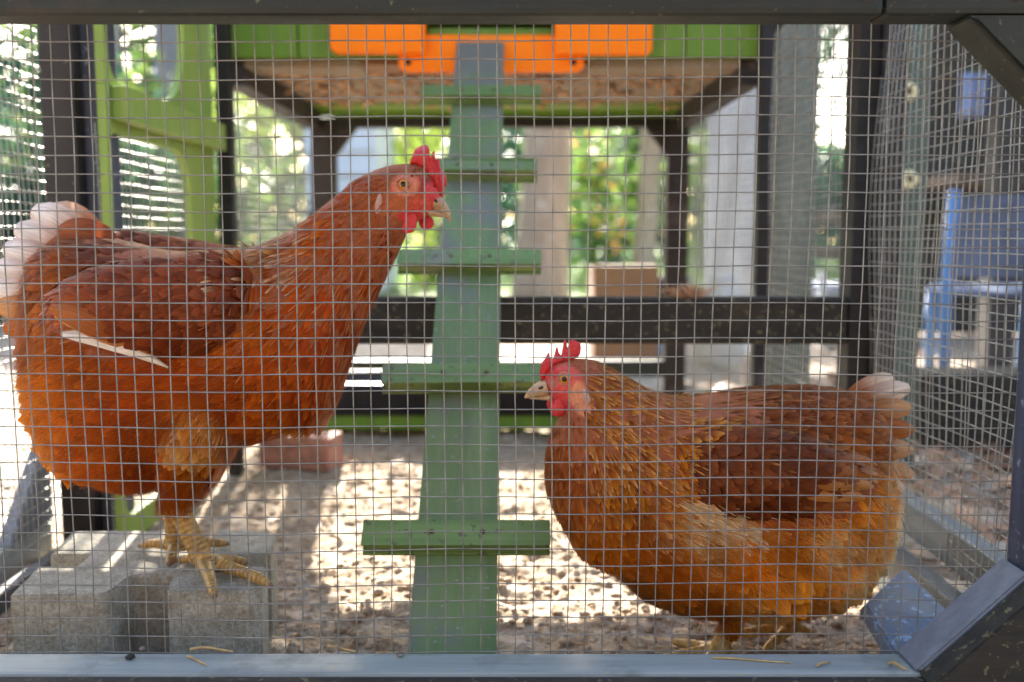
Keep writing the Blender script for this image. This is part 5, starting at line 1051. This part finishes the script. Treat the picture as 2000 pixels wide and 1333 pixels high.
# dark lean-to with blue chairs at the right
lt = empty('lean_to', (1.9, 3.2, 0)); tag(lt, 'dark timber lean-to beyond the right netting', 'shed')
for i in range(9): box('shed_board', 1.35, 2.9, 3.55, 3.575, i * 0.16, i * 0.16 + 0.155, M['shed'], lt, 0.003)
for x in (1.30, 2.2): box('shed_post', x, x + 0.07, 2.6, 2.67, -0.02, 1.45, M['shed'], lt, 0.004)
box('shed_shelf', 1.38, 2.6, 3.0, 3.5, 0.52, 0.55, M['fence'], lt, 0.003)
box('shed_roof', 1.2, 3.0, 2.4, 3.7, 1.46, 1.50, M['shed'], lt, 0.004)
def chair(x, y, rz, lab):
    c = empty('garden_chair', (x, y, 0), 0); tag(c, lab, 'chair')
    rot = Matrix.Rotation(rz, 3, 'Z') * 0.56
    def W3(p): return rot @ Vector(p) + Vector((x, y, 0))
    for sx_ in (-0.2, 0.2):
        tube('leg', [W3((sx_, -0.2, -0.01)), W3((sx_, -0.17, 0.4))], 0.014, M['bluepl'], c)
        tube('leg', [W3((sx_, 0.22, -0.01)), W3((sx_, 0.17, 0.4)), W3((sx_, 0.25, 0.82))], 0.014, M['bluepl'], c)
    sv = [W3(p) for p in ((-0.21, -0.2, 0.40), (0.21, -0.2, 0.40), (0.21, 0.18, 0.38), (-0.21, 0.18, 0.38), (-0.21, -0.2, 0.42), (0.21, -0.2, 0.42), (0.21, 0.18, 0.40), (-0.21, 0.18, 0.40))]
    cf = [(0, 3, 2, 1), (4, 5, 6, 7), (0, 1, 5, 4), (1, 2, 6, 5), (2, 3, 7, 6), (3, 0, 4, 7)]
    mesh('seat', sv, cf, M['seatfab'], c)
    bv = [W3(p) for p in ((-0.2, 0.19, 0.46), (0.2, 0.19, 0.46), (0.2, 0.245, 0.80), (-0.2, 0.245, 0.80), (-0.2, 0.205, 0.46), (0.2, 0.205, 0.46), (0.2, 0.26, 0.80), (-0.2, 0.26, 0.80))]
    mesh('backrest', bv, cf, M['seatfab'], c)
chair(1.17, 2.35, R(165), 'small blue garden chair standing in front of the lean-to')
hang = empty('hanging_cloth', (1.28, 2.69, 0.7)); tag(hang, 'pale blue cloth hung high beside the lean-to post', 'cloth')
nu_ = 14; Vv = []; Ff = []
for i in range(nu_ + 1):
    for j in range(5):
        Vv.append((1.235 + 0.007 * i + 0.004 * math.sin(j), 2.69 + 0.008 * math.sin(i * 1.3) , 0.80 - 0.03 * j))
for i in range(nu_):
    for j in range(4): a = i * 5 + j; Ff.append((a, a + 1, a + 6, a + 5))
ho = mesh('cloth', Vv, Ff, M['paleblue'], hang, True); ho.modifiers.new('s', 'SOLIDIFY').thickness = 0.003
# sleeper wall, and an added out-of-view bough, that keep the right-hand yard in dapple
slp = empty('timber_sleeper', (1.15, 1.62, 0)); tag(slp, 'dark old sleeper on the soil outside the right netting', 'sleeper')
box('sleeper_beam', 0.70, 1.75, 1.62, 1.74, -0.02, 0.115, M['mossy_or_shaded'], slp, 0.006)
leaves_obj('shade_bough_leaves', clump_points((0.40, 5.9, 2.7), (0.74, 0.5, 0.8), 5200, 44), 0.13, M['leafA'], bpy.data.objects['pale_tree'])
tube('limb', [(0.2, 5.5, 1.9), (0.3, 5.7, 2.4), (0.45, 5.95, 2.9)], [0.06, 0.04, 0.02], M['bark'], bpy.data.objects['pale_tree'], 10)  # limb of the added shading bough
n = 16000
tx = np.random.uniform(-22, 24, n); ty = np.random.uniform(21, 25, n); topz = (2.6 + 2.4 * vnoise(tx / 3.0 + 40, tx * 0) + 1.0 * vnoise(tx / 0.9, tx * 0 + 7)) * np.where((tx > 6.2) & (tx < 9.5), 0.62, 1.0)
P = np.stack([tx, ty, topz * np.random.rand(n) ** 0.8], 1)
tag(leaves_obj('tree_belt', P, 0.55, M['leafB']), 'distant belt of dark trees closing the garden', 'trees', kind='stuff')
hw = empty('bounce_wall', (0, -3.6, 0)); tag(hw, 'added tan wall unseen behind the viewer, for warm bounce', kind='structure')  # added unseen wall that bounces warm sunlight onto the hens
box('bounce_panel', -4.5, 4.5, -3.8, -3.6, -0.05, 2.7, M['render'], hw, 0.01)
box('bounce_wall_eave', -4.7, 4.7, -3.9, -3.1, 2.71, 2.85, M['frame'], hw, 0.01)
# fallen leaves, grass
n = 2600
P = np.stack([np.concatenate([np.random.uniform(-2.6, -0.58, n // 2), np.random.uniform(0.5, 3.0, n - n // 2)]), np.random.uniform(0.6, 5.0, n), np.random.uniform(-0.010, 0.004, n)], 1)
tag(leaves_obj('leaf_litter', P, 0.045, M['litter'], None, True), 'thin scatter of dry fallen leaves on the soil around the run', 'leaf litter', kind='stuff')
n = 3600
P = np.stack([np.random.uniform(0.46, 2.2, n), np.random.uniform(0.62, 2.4, n), np.random.uniform(-0.010, 0.006, n)], 1)
tag(leaves_obj('leaf_litter', P, 0.05, M['litter'], None, True), 'thick brown leaf litter on the soil outside the right netting', 'leaf litter', kind='stuff')
n = 12000
P = np.stack([np.random.uniform(-6, 9, n), np.random.uniform(6.0, 14, n), np.full(n, -0.015)], 1)
T = np.random.normal(0, 0.25, (n, 3)); T[:, 2] = 1; T /= np.linalg.norm(T, axis=1, keepdims=True); Nn = np.cross(T, np.random.normal(0, 1, (n, 3))); Nn /= np.linalg.norm(Nn, axis=1, keepdims=True)
cv = np.random.rand(n, 1); fb = blades(P, Nn, T, np.random.uniform(0.05, 0.12, n), np.full(n, 0.012), np.repeat(cv, 3, 1), np.repeat(cv, 3, 1), np.zeros(n), np.random.uniform(-.3, .3, n), rows=(0, .5, 1), prof=(1, .8, .1))
tag(npmesh('grass', fb[0], fb[1], M['grass'], None, False, {'Col': fb[2]}), 'green lawn grass beyond the yard', 'grass', kind='stuff')
